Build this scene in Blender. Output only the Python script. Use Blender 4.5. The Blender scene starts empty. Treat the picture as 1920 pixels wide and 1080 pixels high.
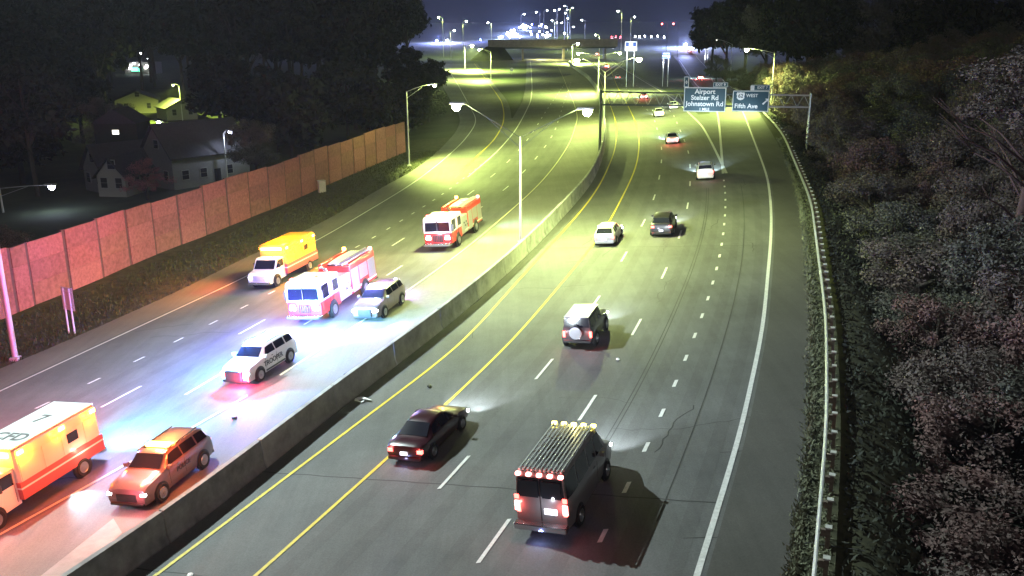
import bpy, math, random
import numpy as np
from mathutils import Vector, Matrix
random.seed(7); RNG = np.random.default_rng(7)
PI = math.pi
SC = bpy.context.scene
COL = SC.collection
# ------------------------------------------------------------------ camera, sky, exposure
FPX, TH, CH, RO, SX = 1694.7, 0.2783, 18.1165, -0.0055, 0.081
cam_d = bpy.data.cameras.new('camera'); cam = bpy.data.objects.new('camera', cam_d); COL.objects.link(cam)
cam_d.sensor_width = 36; cam_d.lens = FPX / 1920 * 36; cam_d.clip_start = 0.3; cam_d.clip_end = 6000
cam.matrix_world = Matrix.Translation((0, 0, CH)) @ Matrix.Rotation(PI/2 - TH, 4, 'X') @ Matrix.Rotation(RO, 4, 'Z')
SC.camera = cam
W = bpy.data.worlds.new('World'); SC.world = W; W.use_nodes = True
nt = W.node_tree; bg = nt.nodes['Background']
sky = nt.nodes.new('ShaderNodeTexSky'); sky.sky_type = 'NISHITA'; sky.sun_disc = False
sky.sun_elevation = math.radians(50); sky.sun_rotation = math.radians(200); sky.air_density = 2.0; sky.dust_density = 0.5
hs = nt.nodes.new('ShaderNodeMixRGB'); hs.blend_type = 'MULTIPLY'; hs.inputs[0].default_value = 1; hs.inputs[2].default_value = (0.30, 0.36, 1.5, 1)
nt.links.new(sky.outputs[0], hs.inputs[1]); nt.links.new(hs.outputs[0], bg.inputs[0]); bg.inputs[1].default_value = 0.0003
sd = bpy.data.lights.new('fill_sun', 'SUN'); sd.energy = 0.30; sd.angle = math.radians(12); sd.color = (1.0, 0.93, 0.90)
so = bpy.data.objects.new('fill_sun', sd); COL.objects.link(so); so.rotation_euler = (math.radians(52), 0, math.radians(8))  # weak fill added to lift the trees and barrier face, no moon seen
vs = SC.view_settings; vs.view_transform = 'Standard'; vs.look = 'None'; vs.exposure = 0.22; vs.gamma = 1; vs.use_curve_mapping = False
SC.cycles.use_denoising = True
SC.cycles.max_bounces = 4; SC.cycles.diffuse_bounces = 2; SC.cycles.glossy_bounces = 2; SC.cycles.transparent_max_bounces = 6
SC.cycles.volume_bounces = 0; SC.cycles.sample_clamp_indirect = 4; SC.cycles.sample_clamp_direct = 0
SC.cycles.caustics_reflective = False; SC.cycles.caustics_refractive = False
SC.cycles.light_sampling_threshold = 0.002

# ------------------------------------------------------------------ ground heights and survey of the photograph
def smooth(a, b, v):
    t = min(max((v - a) / (b - a), 0), 1); return t*t*(3-2*t)
def gz(x, y):
    w = 1 - smooth(150, 320, y)
    z = SX * max(min(x, 60), -34) * w
    if y > 620: z += 0.033 * (y - 620)
    return z
def ray(px, py):
    u = px - 960; v = py - 540; c, s = math.cos(RO), math.sin(RO); u, v = c*u - s*v, s*u + c*v
    return Vector((u, FPX*math.cos(TH) - v*math.sin(TH), -FPX*math.sin(TH) - v*math.cos(TH))) / FPX
def at(px, py, up=0.0):
    """world point where the line of sight meets the ground (or a level 'up' metres over it)"""
    r = ray(px, py); o = Vector((0, 0, CH)); t0 = 1.0; t = 1.0
    while t < 4000:
        p = o + r*t
        if p.z < gz(p.x, p.y) + up:
            a, b = t0, t
            for _ in range(30):
                m = (a+b)/2; p = o + r*m
                if p.z < gz(p.x, p.y) + up: b = m
                else: a = m
            return o + r*b
        t0 = t; t *= 1.02
    return o + r*4000
def atd(px, py, d):
    r = ray(px, py); return Vector((0, 0, CH)) + r*(d/r.y)

class Line:
    """road line as x(y), smoothed"""
    def __init__(s, pts, sm=0.05, extra=()):
        q = sorted([(p.y, p.x) for p in (at(*a) for a in pts)] + list(extra))
        ys = np.array([a[0] for a in q]); xs = np.array([a[1] for a in q])
        s.y0, s.y1 = ys[0], ys[-1]
        s.m0 = (xs[1]-xs[0])/(ys[1]-ys[0]) if ys[1]-ys[0] > 3 else (xs[2]-xs[0])/(ys[2]-ys[0])
        s.m1 = (xs[-1]-xs[-2])/(ys[-1]-ys[-2])
        s.ys, s.xs, s.sm = ys, xs, sm
    def raw(s, y):
        if y < s.y0: return s.xs[0] + s.m0*(y-s.y0)
        if y > s.y1: return s.xs[-1] + s.m1*(y-s.y1)
        return float(np.interp(y, s.ys, s.xs))
    def __call__(s, y):
        h = 3 + s.sm*y
        return sum(s.raw(y+k*h/3) * w for k, w in ((-3, .08), (-2, .12), (-1, .18), (0, .24), (1, .18), (2, .12), (3, .08)))
BARR = Line([(200,1094),(359,984),(597,794),(714,704),(782,655.6),(902,559),(993,477),(1067,400),(1110,350),(1126,320),(1137,285),(1141,250),(1137,215),(1127,172),(1110,150),(1081,129),(1067,112)])
Y1 = Line([(297,1065),(420,975),(575,860),(860,650),(960,540),(1044,449),(1087,403),(1115,368),(1132,340),(1144.6,313),(1156,284),(1160,253),(1157,226),(1149,203)])
Y2 = Line([(468,1080),(600,965),(715,865),(835,757),(960,640),(1030,560),(1115,460),(1143,421),(1171,368),(1190,330),(1199,301),(1202,267),(1196.7,236),(1182,203)])
AL = Line([(884.9,1064.2),(953.5,970.9),(1087.2,786.2),(1122.4,734.1),(1191.5,620.8),(1246.8,515.9),(1278.4,441.3),(1292.5,386.8),(1296.7,344.6),(1296.7,310.2),(1293,284),(1276,242)])
BL = Line([(810.3,925.9),(880.7,851.3),(1002.2,713),(1041.6,669),(1111.3,576.5),(1132.4,547.6),(1210.5,418),(1230.2,371),(1239.4,333.8),(1243.5,303),(1243.5,275),(1233,237)])
CL = Line([(1162,935),(1205,850),(1240,777),(1266,720),(1303,632),(1329,562),(1352,481),(1360,422),(1363,376),(1358,332)])
ER = Line([(1302,1080),(1385,820),(1430,620),(1447,450),(1447.7,397),(1442.5,342.5),(1430,305),(1413,259),(1396.7,215),(1341.6,159),(1329,131),(1311,111)])
PR = Line([(1475,1080),(1510,850),(1520,600),(1505,400),(1488,335),(1465,280),(1430,222),(1386,176),(1350,140),(1336,112)])
G1 = Line([(1356,312),(1338,274),(1320,240),(1292.5,214),(1269,191),(1253,180),(1230,166),(1198,147),(1166,127),(1145,111)])
G2 = Line([(1357,312),(1353,253),(1349,215),(1318,170),(1299,148.5),(1279.6,118),(1269,104)])
GR = Line([(1521,1080),(1546,820),(1547,620),(1522,395),(1480,288),(1472,268),(1455,244),(1432,220),(1388,178),(1357.5,155),(1347,134),(1334,112)])
WR = Line([(373,788),(467,737),(766,543),(880,462),(950,403),(983,375),(1020,340),(1050,303),(1073,267),(1083,237),(1087,222),(1080,195),(1062,150),(1045,112)])
WL = Line([(0,723),(113,672),(450,520),(607,442),(753,357),(783,338),(833,300),(870,267),(893,237),(897,222),(880,190),(858,150),(838,118)])
WE = Line([(0,682),(157,619),(252,575),(346,537),(441,487),(610,413),(730,343),(777,320),(820,287),(860,245),(868,222),(850,190),(828,150),(808,118)])
PP = Line([(206.7,746.7),(243.3,726.7),(443,625),(492,598),(745,455),(890,358),(938,320),(967,292),(988,268),(1003,248),(1013,232)])
QQ = Line([(358,727),(405,700),(745,504),(772,487),(960,347),(997,310),(1020,283),(1035,262),(1045,244),(1051,225)])
DD = Line([(30,773),(133,726),(223,685),(305,646),(382,608),(438,581),(493,553),(700,445),(777,398),(835,362),(867,337),(887,322)])
N1 = Line([(862,326),(900,290),(930,263),(947,233),(949,214),(945,191),(932,171.6),(915,148.5),(893,117),(884,95)])
N2 = Line([(887,325),(933,287),(968,248),(985,219),(999,191),(1002,166),(1000,124),(998,110)])

# ------------------------------------------------------------------ helpers
def new_obj(name, me, parent=None, m=None, smooth_=False):
    o = bpy.data.objects.new(name, me); COL.objects.link(o)
    if parent: o.parent = parent
    if m is not None and me is not None and not me.materials: me.materials.append(m)
    if smooth_:
        me.polygons.foreach_set('use_smooth', [True]*len(me.polygons))
    return o
def tag(o, label=None, cat=None, group=None, kind=None):
    if label: o['label'] = label
    if cat: o['category'] = cat
    if group: o['group'] = group
    if kind: o['kind'] = kind
    return o
def empty(name, loc=(0, 0, 0)):
    o = bpy.data.objects.new(name, None); o.location = loc; o.empty_display_size = .5; COL.objects.link(o); return o
class MB:
    def __init__(s): s.v = []; s.f = []
    def box(s, x0, x1, y0, y1, z0, z1, b=0.0):
        n = len(s.v)
        if b <= 0:
            s.v += [(x, y, z) for z in (z0, z1) for x, y in ((x0,y0),(x1,y0),(x1,y1),(x0,y1))]
            s.f += [tuple(n+i for i in f) for f in ((3,2,1,0),(4,5,6,7),(0,1,5,4),(1,2,6,5),(2,3,7,6),(3,0,4,7))]
        else:  # chamfered in plan and at the top and bottom edges
            def ring(i, z): return [(x0+i+b, y0+i, z), (x1-i-b, y0+i, z), (x1-i, y0+i+b, z), (x1-i, y1-i-b, z), (x1-i-b, y1-i, z), (x0+i+b, y1-i, z), (x0+i, y1-i-b, z), (x0+i, y0+i+b, z)]
            for i, z in ((b, z0), (0, z0+b), (0, z1-b), (b, z1)): s.v += ring(i, z)
            s.f.append(tuple(n+k for k in range(7, -1, -1))); s.f.append(tuple(n+24+k for k in range(8)))
            for r in range(3):
                for k in range(8): s.f.append((n+8*r+k, n+8*r+(k+1) % 8, n+8*r+8+(k+1) % 8, n+8*r+8+k))
        return s
    def tube(s, pts, rad, seg=8, cap=True):
        pts = [Vector(p) for p in pts]; n0 = len(s.v)
        for i, p in enumerate(pts):
            d = (pts[min(i+1, len(pts)-1)] - pts[max(i-1, 0)]).normalized()
            a = d.orthogonal().normalized() if abs(d.z) < .95 else Vector((1, 0, 0)); a = (a - d*a.dot(d)).normalized()
            if abs(d.z) < .95: a = d.cross(Vector((0, 0, 1))).normalized()
            b = d.cross(a); r = rad[i] if hasattr(rad, '__len__') else rad
            for k in range(seg):
                t = 2*PI*k/seg; s.v.append(tuple(p + a*math.cos(t)*r + b*math.sin(t)*r))
        for i in range(len(pts)-1):
            for k in range(seg):
                q = n0+i*seg; s.f.append((q+k, q+(k+1) % seg, q+seg+(k+1) % seg, q+seg+k))
        if cap:
            s.f.append(tuple(n0+k for k in range(seg-1, -1, -1))); q = n0+(len(pts)-1)*seg; s.f.append(tuple(q+k for k in range(seg)))
        return s
    def quad(s, a, b, c, d):
        n = len(s.v); s.v += [tuple(a), tuple(b), tuple(c), tuple(d)]; s.f.append((n, n+1, n+2, n+3)); return s
    def poly(s, pts):
        n = len(s.v); s.v += [tuple(p) for p in pts]; s.f.append(tuple(range(n, n+len(pts)))); return s
    def prism(s, pts, h, axis='y'):
        """outline in (a,z) extruded; axis y: pts are (x,z), h=(y0,y1)"""
        n = len(s.v); k = len(pts)
        for hh in h:
            for a, z in pts: s.v.append((a, hh, z) if axis == 'y' else (hh, a, z))
        s.f.append(tuple(range(n+k-1, n-1, -1))); s.f.append(tuple(range(n+k, n+2*k)))
        for i in range(k): s.f.append((n+i, n+(i+1) % k, n+k+(i+1) % k, n+k+i))
        return s
    def grid(s, rows):
        n = len(s.v); w = len(rows[0])
        for r in rows: s.v += [tuple(p) for p in r]
        for i in range(len(rows)-1):
            for j in range(w-1): s.f.append((n+i*w+j, n+i*w+j+1, n+(i+1)*w+j+1, n+(i+1)*w+j))
        return s
    def lathe(s, c, prof, axis='y', seg=20):
        n = len(s.v); c = Vector(c)
        for r, h in prof:
            for k in range(seg):
                t = 2*PI*k/seg
                p = (r*math.cos(t), h, r*math.sin(t)) if axis == 'y' else (r*math.cos(t), r*math.sin(t), h) if axis == 'z' else (h, r*math.cos(t), r*math.sin(t))
                s.v.append(tuple(c+Vector(p)))
        for i in range(len(prof)-1):
            for k in range(seg): s.f.append((n+i*seg+k, n+i*seg+(k+1) % seg, n+(i+1)*seg+(k+1) % seg, n+(i+1)*seg+k))
        s.f.append(tuple(n+k for k in range(seg))); q = n+(len(prof)-1)*seg; s.f.append(tuple(q+k for k in range(seg-1, -1, -1)))
        return s
    def mesh(s, name, m):
        me = bpy.data.meshes.new(name); me.from_pydata(s.v, [], s.f); me.materials.append(m)
        import bmesh
        bm = bmesh.new(); bm.from_mesh(me); bmesh.ops.recalc_face_normals(bm, faces=bm.faces); bm.to_mesh(me); bm.free(); return me
    def build(s, name, m, parent=None, sm=False, angle=None):
        me = s.mesh(name, m); o = new_obj(name, me, parent)
        if sm:
            me.polygons.foreach_set('use_smooth', [True]*len(me.polygons))
            if angle: me.set_sharp_from_angle(angle=math.radians(angle))
        return o
def mat(name, c, rough=.6, metal=0., var=.0, scale=3., bump=0., spec=.5, detail=6, c2=None, coat=0):
    m = bpy.data.materials.new(name); m.use_nodes = True; n = m.node_tree; b = n.nodes['Principled BSDF']
    b.inputs['Base Color'].default_value = (*c, 1); b.inputs['Roughness'].default_value = rough; b.inputs['Metallic'].default_value = metal
    b.inputs['Specular IOR Level'].default_value = spec; b.inputs['Coat Weight'].default_value = coat
    if var > 0 or bump > 0:
        tc = n.nodes.new('ShaderNodeTexCoord'); nz = n.nodes.new('ShaderNodeTexNoise'); nz.inputs['Scale'].default_value = scale; nz.inputs['Detail'].default_value = detail; nz.inputs['Roughness'].default_value = .65
        n.links.new(tc.outputs['Object'], nz.inputs['Vector'])
        if var > 0:
            r = n.nodes.new('ShaderNodeValToRGB'); r.color_ramp.elements[0].position = .3; r.color_ramp.elements[1].position = .72
            lo = tuple(max(0, k*(1-var)) for k in c); hi = c2 if c2 else tuple(min(1, k*(1+var)) for k in c)
            r.color_ramp.elements[0].color = (*lo, 1); r.color_ramp.elements[1].color = (*hi, 1)
            n.links.new(nz.outputs['Fac'], r.inputs[0]); n.links.new(r.outputs[0], b.inputs['Base Color'])
        if bump > 0:
            bp = n.nodes.new('ShaderNodeBump'); bp.inputs['Strength'].default_value = bump; bp.inputs['Distance'].default_value = .02
            nz2 = n.nodes.new('ShaderNodeTexNoise'); nz2.inputs['Scale'].default_value = scale*9; nz2.inputs['Detail'].default_value = 3
            n.links.new(tc.outputs['Object'], nz2.inputs['Vector']); n.links.new(nz2.outputs['Fac'], bp.inputs['Height']); n.links.new(bp.outputs[0], b.inputs['Normal'])
    return m
def em(name, c, s):
    m = bpy.data.materials.new(name); m.use_nodes = True; b = m.node_tree.nodes['Principled BSDF']
    b.inputs['Base Color'].default_value = (*[min(k, .8) for k in c], 1); b.inputs['Emission Color'].default_value = (*c, 1); b.inputs['Emission Strength'].default_value = s
    try: m.cycles.emission_sampling = 'NONE'
    except Exception: pass
    return m
def light(kind, loc, col, power, parent=None, rad=.15, aim=None, spot=None, blend=.6, name='lamp_light', spread=None):
    d = bpy.data.lights.new(name, kind); d.energy = power; d.color = col
    if kind in ('POINT', 'SPOT'): d.shadow_soft_size = rad
    if kind == 'AREA': d.shape = 'DISK'; d.size = rad*2
    if spread: d.spread = spread
    if kind == 'SPOT': d.spot_size = math.radians(spot or 60); d.spot_blend = blend
    o = bpy.data.objects.new(name, d); COL.objects.link(o); o.location = loc
    if aim is not None: o.rotation_euler = Vector(aim).to_track_quat('-Z', 'Y').to_euler()
    if parent: o.parent = parent
    return o
def copy_tree(o, parent=None):
    c = o.copy(); COL.objects.link(c); c.parent = parent
    for ch in list(o.children): copy_tree(ch, c)
    return c
def text(name, body, size, m, parent, mtx, align='CENTER'):
    cu = bpy.data.curves.new(name, 'FONT'); cu.body = body; cu.size = size; cu.align_x = align; cu.align_y = 'CENTER'; cu.extrude = .004; cu.offset = size*.018
    t = bpy.data.objects.new('tmp', cu); COL.objects.link(t); bpy.context.view_layer.update()
    me = bpy.data.meshes.new_from_object(t.evaluated_get(bpy.context.evaluated_depsgraph_get())); bpy.data.objects.remove(t)
    me.materials.clear(); me.materials.append(m); o = new_obj(name, me, parent); o.matrix_local = mtx; return o

# ------------------------------------------------------------------ materials
def pavement(name, base, patch, worn):
    """concrete/asphalt: large mottling, fine grain, tyre-worn lanes"""
    m = bpy.data.materials.new(name); m.use_nodes = True; n = m.node_tree; b = n.nodes['Principled BSDF']; L = n.links.new
    tc = n.nodes.new('ShaderNodeTexCoord')
    def noise(sc, det, st=(1, 1, 1)):
        mp = n.nodes.new('ShaderNodeMapping'); mp.inputs['Scale'].default_value = st; mp.inputs['Rotation'].default_value = (0, 0, math.radians(-20 if st != (1, 1, 1) else 0)); L(tc.outputs['Object'], mp.inputs[0])
        z = n.nodes.new('ShaderNodeTexNoise'); z.inputs['Scale'].default_value = sc; z.inputs['Detail'].default_value = det; z.inputs['Roughness'].default_value = .7; L(mp.outputs[0], z.inputs['Vector']); return z
    z1 = noise(.11, 5); z2 = noise(1.0, 6, (1.4, .06, 1)); z3 = noise(14, 4)
    r = n.nodes.new('ShaderNodeValToRGB'); r.color_ramp.elements[0].position = .32; r.color_ramp.elements[1].position = .7
    r.color_ramp.elements[0].color = (*[k*(1-patch) for k in base], 1); r.color_ramp.elements[1].color = (*[k*(1+patch) for k in base], 1); L(z1.outputs['Fac'], r.inputs[0])
    def mul(a, z, lo, hi, p0=.3, p1=.7):
        mr = n.nodes.new('ShaderNodeMapRange'); mr.inputs[1].default_value = p0; mr.inputs[2].default_value = p1; mr.inputs[3].default_value = lo; mr.inputs[4].default_value = hi; L(z.outputs['Fac'], mr.inputs[0])
        x = n.nodes.new('ShaderNodeVectorMath'); x.operation = 'SCALE'; L(a, x.inputs[0]); L(mr.outputs[0], x.inputs['Scale']); return x.outputs[0]
    c = mul(r.outputs[0], z2, 1-worn, 1+worn); c = mul(c, z3, .82, 1.18); L(c, b.inputs['Base Color'])
    b.inputs['Roughness'].default_value = .72; b.inputs['Specular IOR Level'].default_value = .35
    bp = n.nodes.new('ShaderNodeBump'); bp.inputs['Strength'].default_value = .25; bp.inputs['Distance'].default_value = .01; z4 = noise(60, 2); L(z4.outputs['Fac'], bp.inputs['Height']); L(bp.outputs[0], b.inputs['Normal'])
    return m
M = dict(
 road=pavement('road_surface', (.108, .108, .108), .26, .12), shoulder=pavement('shoulder_concrete', (.155, .148, .135), .18, .12),
 dark_shoulder=pavement('asphalt_shoulder', (.075, .072, .066), .2, .1),
 white=mat('road_paint_white', (.62, .62, .60), .6, var=.2, scale=6), yellow=mat('road_paint_yellow', (.62, .48, .05), .6, var=.2, scale=5),
 joint=mat('joint_tar', (.03, .03, .03), .7), stain=mat('oil_stain', (.055, .05, .05), .5, var=.3, scale=2),
 grass=mat('verge_grass', (.032, .040, .017), .95, var=.55, scale=1.2, bump=.6, c2=(.075, .075, .035)),
 dirt=mat('dirt_strip', (.10, .085, .06), .95, var=.4, scale=2, bump=.5),
 field=mat('terrain_grass', (.030, .040, .018), .95, var=.5, scale=.15, bump=.3),
 conc=mat('barrier_concrete', (.33, .33, .32), .8, var=.35, scale=.8, bump=.3),
 wall=mat('noise_wall_panel', (.35, .135, .135), .85, var=.35, scale=3.4, bump=.8, detail=9), conc2=mat('barrier_concrete_stained', (.25, .255, .255), .8, var=.4, scale=1.1, bump=.3), wallpost=mat('noise_wall_post', (.13, .085, .08), .85, var=.2, scale=2),
 galv=mat('galvanised_steel', (.45, .46, .47), .45, .6, var=.15, scale=4), pole=mat('pole_metal', (.5, .5, .5), .5, .35, var=.08, scale=3),
 darkmetal=mat('dark_steel', (.10, .12, .12), .5, .4), wood=mat('post_timber', (.16, .13, .10), .9, var=.3, scale=6), posttop=mat('post_top', (.5, .5, .47), .8),
 sign=mat('sign_green', (.006, .055, .085), .5), signblue=mat('sign_blue', (.02, .05, .22), .45), signwhite=mat('sign_white', (.75, .76, .76), .5), signback=mat('sign_back', (.48, .46, .46), .5, .2),
 tyre=mat('tyre_rubber', (.015, .015, .015), .8), rim=mat('wheel_rim', (.35, .35, .36), .35, .8), glass=mat('car_glass', (.012, .013, .02), .08, 0, spec=.8), black=mat('black_trim', (.012, .012, .013), .45),
 chrome=mat('chrome', (.6, .6, .62), .2, .95), shutter=mat('roll_door', (.42, .42, .44), .4, .6),
 leaf=mat('leaves_grey_green', (.115, .115, .098), .8, var=.55, scale=.32, detail=9, c2=(.17, .125, .115)), leaf2=mat('leaves_dull_green', (.10, .105, .082), .8, var=.55, scale=.4, detail=9, c2=(.135, .13, .11)), leafr=mat('leaves_red_lit', (.13, .115, .10), .8, var=.5, scale=.45, detail=9, c2=(.20, .105, .10)), leafd=mat('leaves_dark', (.014, .018, .010), .9, var=.4, scale=.7), leafp=mat('leaves_pink', (.26, .10, .12), .8, var=.3, scale=2),  # red vehicle light on the wood put into the leaf and leafr tones
 bark=mat('bark', (.05, .042, .035), .95, var=.3, scale=5),
 siding=mat('house_siding', (.13, .13, .13), .8, var=.1, scale=3), siding2=mat('house_siding_warm', (.2, .19, .17), .8), roof=mat('roof_shingle', (.03, .028, .032), .9, var=.3, scale=3), hglass=mat('house_window', (.02, .02, .025), .15), trim=mat('house_trim', (.20, .20, .19), .7), brick=mat('gable_brick', (.30, .13, .11), .9, var=.2, scale=4),
 bridge=mat('bridge_concrete', (.30, .28, .24), .8, var=.2, scale=.4),
)
def paint(name, c, rough=.28, coat=.5): return mat(name, c, rough, 0, var=.03, scale=2, spec=.5, coat=coat)
P = dict(white=paint('paint_white', (.68, .68, .67)), black=paint('paint_black', (.02, .018, .02)), red=paint('paint_fire_red', (.48, .03, .025)), silver=paint('paint_silver', (.45, .45, .46)), maroon=paint('paint_dark_maroon', (.035, .010, .014)), tan=paint('paint_tan', (.42, .38, .30)), dark=paint('paint_dark_grey', (.05, .05, .055)), grey=paint('paint_grey', (.20, .19, .19)), amber_glow=paint('paint_amber_lit', (.56, .34, .07)), cream=paint('paint_cream', (.52, .50, .47)), brown=paint('paint_dark_brown', (.12, .078, .072)))  # the amber paint holds the orange strobe light on the far ambulance box
E = dict(
 lampg=em('lamp_lens_yellow_green', (.9, 1, .45), 160), lampw=em('lamp_lens_cool_white', (.85, .92, 1), 160), lampb=em('lamp_lens_blue_white', (.75, .8, 1), 40),
 red=em('strobe_red', (1, .04, .05), 30), blue=em('strobe_blue', (.08, .12, 1), 60), amber_glow=em('marker_amber', (1, .55, .12), 16), orange=em('strobe_orange', (1, .33, .04), 45), white=em('strobe_white', (.92, .96, 1), 60), cyan=em('strobe_cyan', (.25, .9, 1), 40),
 head=em('headlamp_lens', (.95, .97, 1), 25), tail=em('tail_lamp_lens', (1, .10, .08), 7), pink=em('marker_red', (1, .22, .2), 12), plate=em('plate_lamp_lit', (.8, .85, 1), 1.6), dim=em('window_lit', (1, .95, .8), 2.5), green=em('shop_sign_green', (.2, 1, .6), 3), yel=em('strobe_yellow', (1, .85, .12), 14))

# ------------------------------------------------------------------ terrain and roads
def gy(lines, y): return [l(y) for l in lines]
def ysteps(y0, y1):
    out = [y0]; y = y0
    while y < y1: y = min(y1, y + max(1.5, y*.02)); out.append(y)
    return out
def tz(x, y):
    z = gz(x, y) - .10 - .5*smooth(180, 600, y)*0.3
    g = GR(y) if y < 420 else 400
    if x > g-4 and y < 330: z -= 4.7*smooth(-3.5, 6, x-g)*(1-smooth(230, 330, y))
    w = WE(y) if y < 420 else -400
    return z
terr = MB(); xs = [-700, -450, -320, -240, -180, -140, -110] + [-90+3*i for i in range(85)] + [180, 220, 280, 360, 480, 700, 1000]
ys = [-60, -30, -10] + [0+3*i for i in range(140)] + [430+12*i for i in range(30)] + [820+50*i for i in range(15)]
terr.grid([[(x*(1 if y < 600 else 1+(y-600)/1800), y, tz(x, y)) for x in xs] for y in ys])
tag(terr.build('ground', M['field'], sm=True), kind='structure')

def ribbon(name, l, r, y0, y1, z, m, parent=None, n=8, kind='structure'):
    b = MB(); rows = []
    for y in ysteps(y0, y1):
        xl, xr = l(y), r(y)
        rows.append([(xl+(xr-xl)*k/n, y, gz(xl+(xr-xl)*k/n, y)+z) for k in range(n+1)])
    b.grid(rows); o = b.build(name, m, parent, sm=True)
    if kind and not parent: tag(o, kind=kind)
    return o
def off(l, d):
    """line shifted by d metres square to the road"""
    return lambda y: l(y) + d*math.sqrt(1+((l(y+2)-l(y-2))/4)**2)
barr_c = lambda y: BARR(y) - .35
eb_right = lambda y: PR(y) if y < 132 else (G1(y)+1.6 if y > 168 else PR(y)+(G1(y)+1.6-PR(y))*0 )
eb = ribbon('eastbound_road', barr_c, lambda y: PR(y) if y < 168 else G1(y)+1.4, 4, 610, .020, M['road'])
er = ribbon('exit_ramp', lambda y: G2(y)-1.4, lambda y: PR(y), 168, 640, .024, M['road'])
wb = ribbon('westbound_road', lambda y: WE(y) if y < 150 else N2(y)-2.2, off(WR, .4), 10, 610, .020, M['road'])
wr = ribbon('entrance_ramp', WE, lambda y: N1(y)+1.6, 148, 520, .024, M['road'])
gr_ = ribbon('gore_pavement', lambda y: N1(y), lambda y: N2(y), 140, 195, .030, M['road'])
ribbon('median_shoulder', off(WR, .25), lambda y: BARR(y)-.5, 10, 610, .030, M['shoulder'], n=4)
ribbon('left_shoulder', lambda y: WE(y)-.1, off(WL, -.35), 10, 150, .030, M['shoulder'], n=3)
ribbon('right_shoulder', off(ER, .3), PR, 4, 168, .032, M['dark_shoulder'], n=4)
# light repair slab on the median shoulder near the camera
sl = MB(); pa = [at(*p) for p in ((60,1080),(208,965),(224,992),(150,1065),(90,1120))]
sl.poly([(p.x, p.y, gz(p.x, p.y)+.038) for p in pa]); sl.build('light_concrete_slab', mat('pale_patch', (.30, .29, .27), .8, var=.15, scale=2), None); tag(bpy.data.objects['light_concrete_slab'], kind='structure')

def strip(name, l, y0, y1, w, z, m, parent, step=None):
    b = MB(); rows = []
    yy = ysteps(y0, y1) if y1-y0 > 6 else [y0, (y0+y1)/2, y1]
    for y in yy:
        x = l(y); d = (l(y+.5)-l(y-.5)); c = w/2*math.sqrt(1+d*d); rows.append([(x-c, y, gz(x-c, y)+z), (x+c, y, gz(x+c, y)+z)])
    b.grid(rows); return b.build(name, m, parent)
LZ = .042
strip('yellow_edge_line', Y1, 5, 560, .16, LZ, M['yellow'], eb); strip('yellow_edge_line', Y2, 5, 560, .16, LZ, M['yellow'], eb)
strip('white_edge_line', ER, 5, 640, .22, LZ, M['white'], eb)
strip('gore_line', G1, 104, 560, .30, LZ, M['white'], er); strip('gore_line', G2, 104, 560, .30, LZ, M['white'], er)
strip('pale_edge_line', WR, 12, 560, .16, LZ, mat('road_paint_pale_yellow', (.55, .50, .30), .6, var=.2, scale=5), wb); strip('white_edge_line', WL, 12, 420, .16, LZ, M['white'], wb)
strip('gore_line', N1, 118, 520, .22, LZ, M['yellow'], wr); strip('gore_line', N2, 118, 560, .20, LZ, M['white'], wb)
def dashes(l, ystart, yend, period, length, w, m, parent, name='lane_dash'):
    y = ystart; k = 0
    while y < yend:
        s = (l(y+1)-l(y-1))/2; c = 1/math.sqrt(1+s*s)
        strip(name, l, y, y+length*c, w, LZ, m, parent); y += period*c; k += 1
yA = at(884.9, 1064.2).y; yB = at(810.3, 925.9).y
Afar = lambda y: AL(y) if y < 175 else AL(y)*(1-smooth(175, 200, y)) + smooth(175, 200, y)*(G1(y)-.34*(G1(y)-BARR(y)-4.6))
Bfar = lambda y: BL(y) if y < 175 else BL(y)*(1-smooth(175, 200, y)) + smooth(175, 200, y)*(G1(y)-.67*(G1(y)-BARR(y)-4.6))
dashes(Afar, yA-12.19*1*.91, 470, 12.19, 3.05, .15, M['white'], eb); dashes(Bfar, yB-12.19*2*.91, 470, 12.19, 3.05, .15, M['white'], eb)
yC = at(1162, 938).y; dashes(CL, yC-3.66*.92*7, at(1358, 340).y, 3.66, .92, .17, M['white'], eb, 'dotted_dash')
dashes(PP, at(207, 747).y-12.0, 330, 12.19, 3.05, .15, M['white'], wb); dashes(QQ, at(358, 727).y-12.0, 330, 12.19, 3.05, .15, M['white'], wb)
dashes(DD, at(30, 773).y-9, 133, 3.66, .92, .15, M['white'], wb, 'dotted_dash')
beam_mat = pavement('lane_beam_band', (.097, .096, .096), .28, .12)  # dark wheel-path strips: headlight beam reflections and shadows put into the colour
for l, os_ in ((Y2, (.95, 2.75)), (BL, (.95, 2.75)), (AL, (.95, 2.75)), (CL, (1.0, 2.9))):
    for o_ in os_: strip('lane_beam_band', off(l, o_), 12, 150 if l is not CL else 98, .62, .0235, beam_mat, eb)
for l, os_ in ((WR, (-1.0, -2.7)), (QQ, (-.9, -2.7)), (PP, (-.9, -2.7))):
    for o_ in os_: strip('lane_beam_band', off(l, o_), 26, 150, .62, .0235, beam_mat, wb)
rc = random.Random(21)
for k_ in range(34):
    y = rc.uniform(26, 100); x = rc.uniform(BARR(y)+1, PR(y)-1) if k_ % 3 else rc.uniform(WE(y)+2, WR(y)); b = MB(); rows = []; a_ = rc.choice([rc.uniform(-.5, .2), PI/2-.33+rc.uniform(-.1, .1)]); wd = rc.uniform(.015, .035)
    for q in range(rc.randint(5, 16)):
        rows.append([(x-wd*math.sin(a_), y+wd*math.cos(a_), gz(x, y)+.0265), (x+wd*math.sin(a_), y-wd*math.cos(a_), gz(x, y)+.0265)]); a2 = a_+rc.uniform(-.5, .5); x += .45*math.cos(a2); y += .45*math.sin(a2)
    b.grid(rows); b.build('sealed_crack', M['joint'], eb if k_ % 3 else wb)
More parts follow.
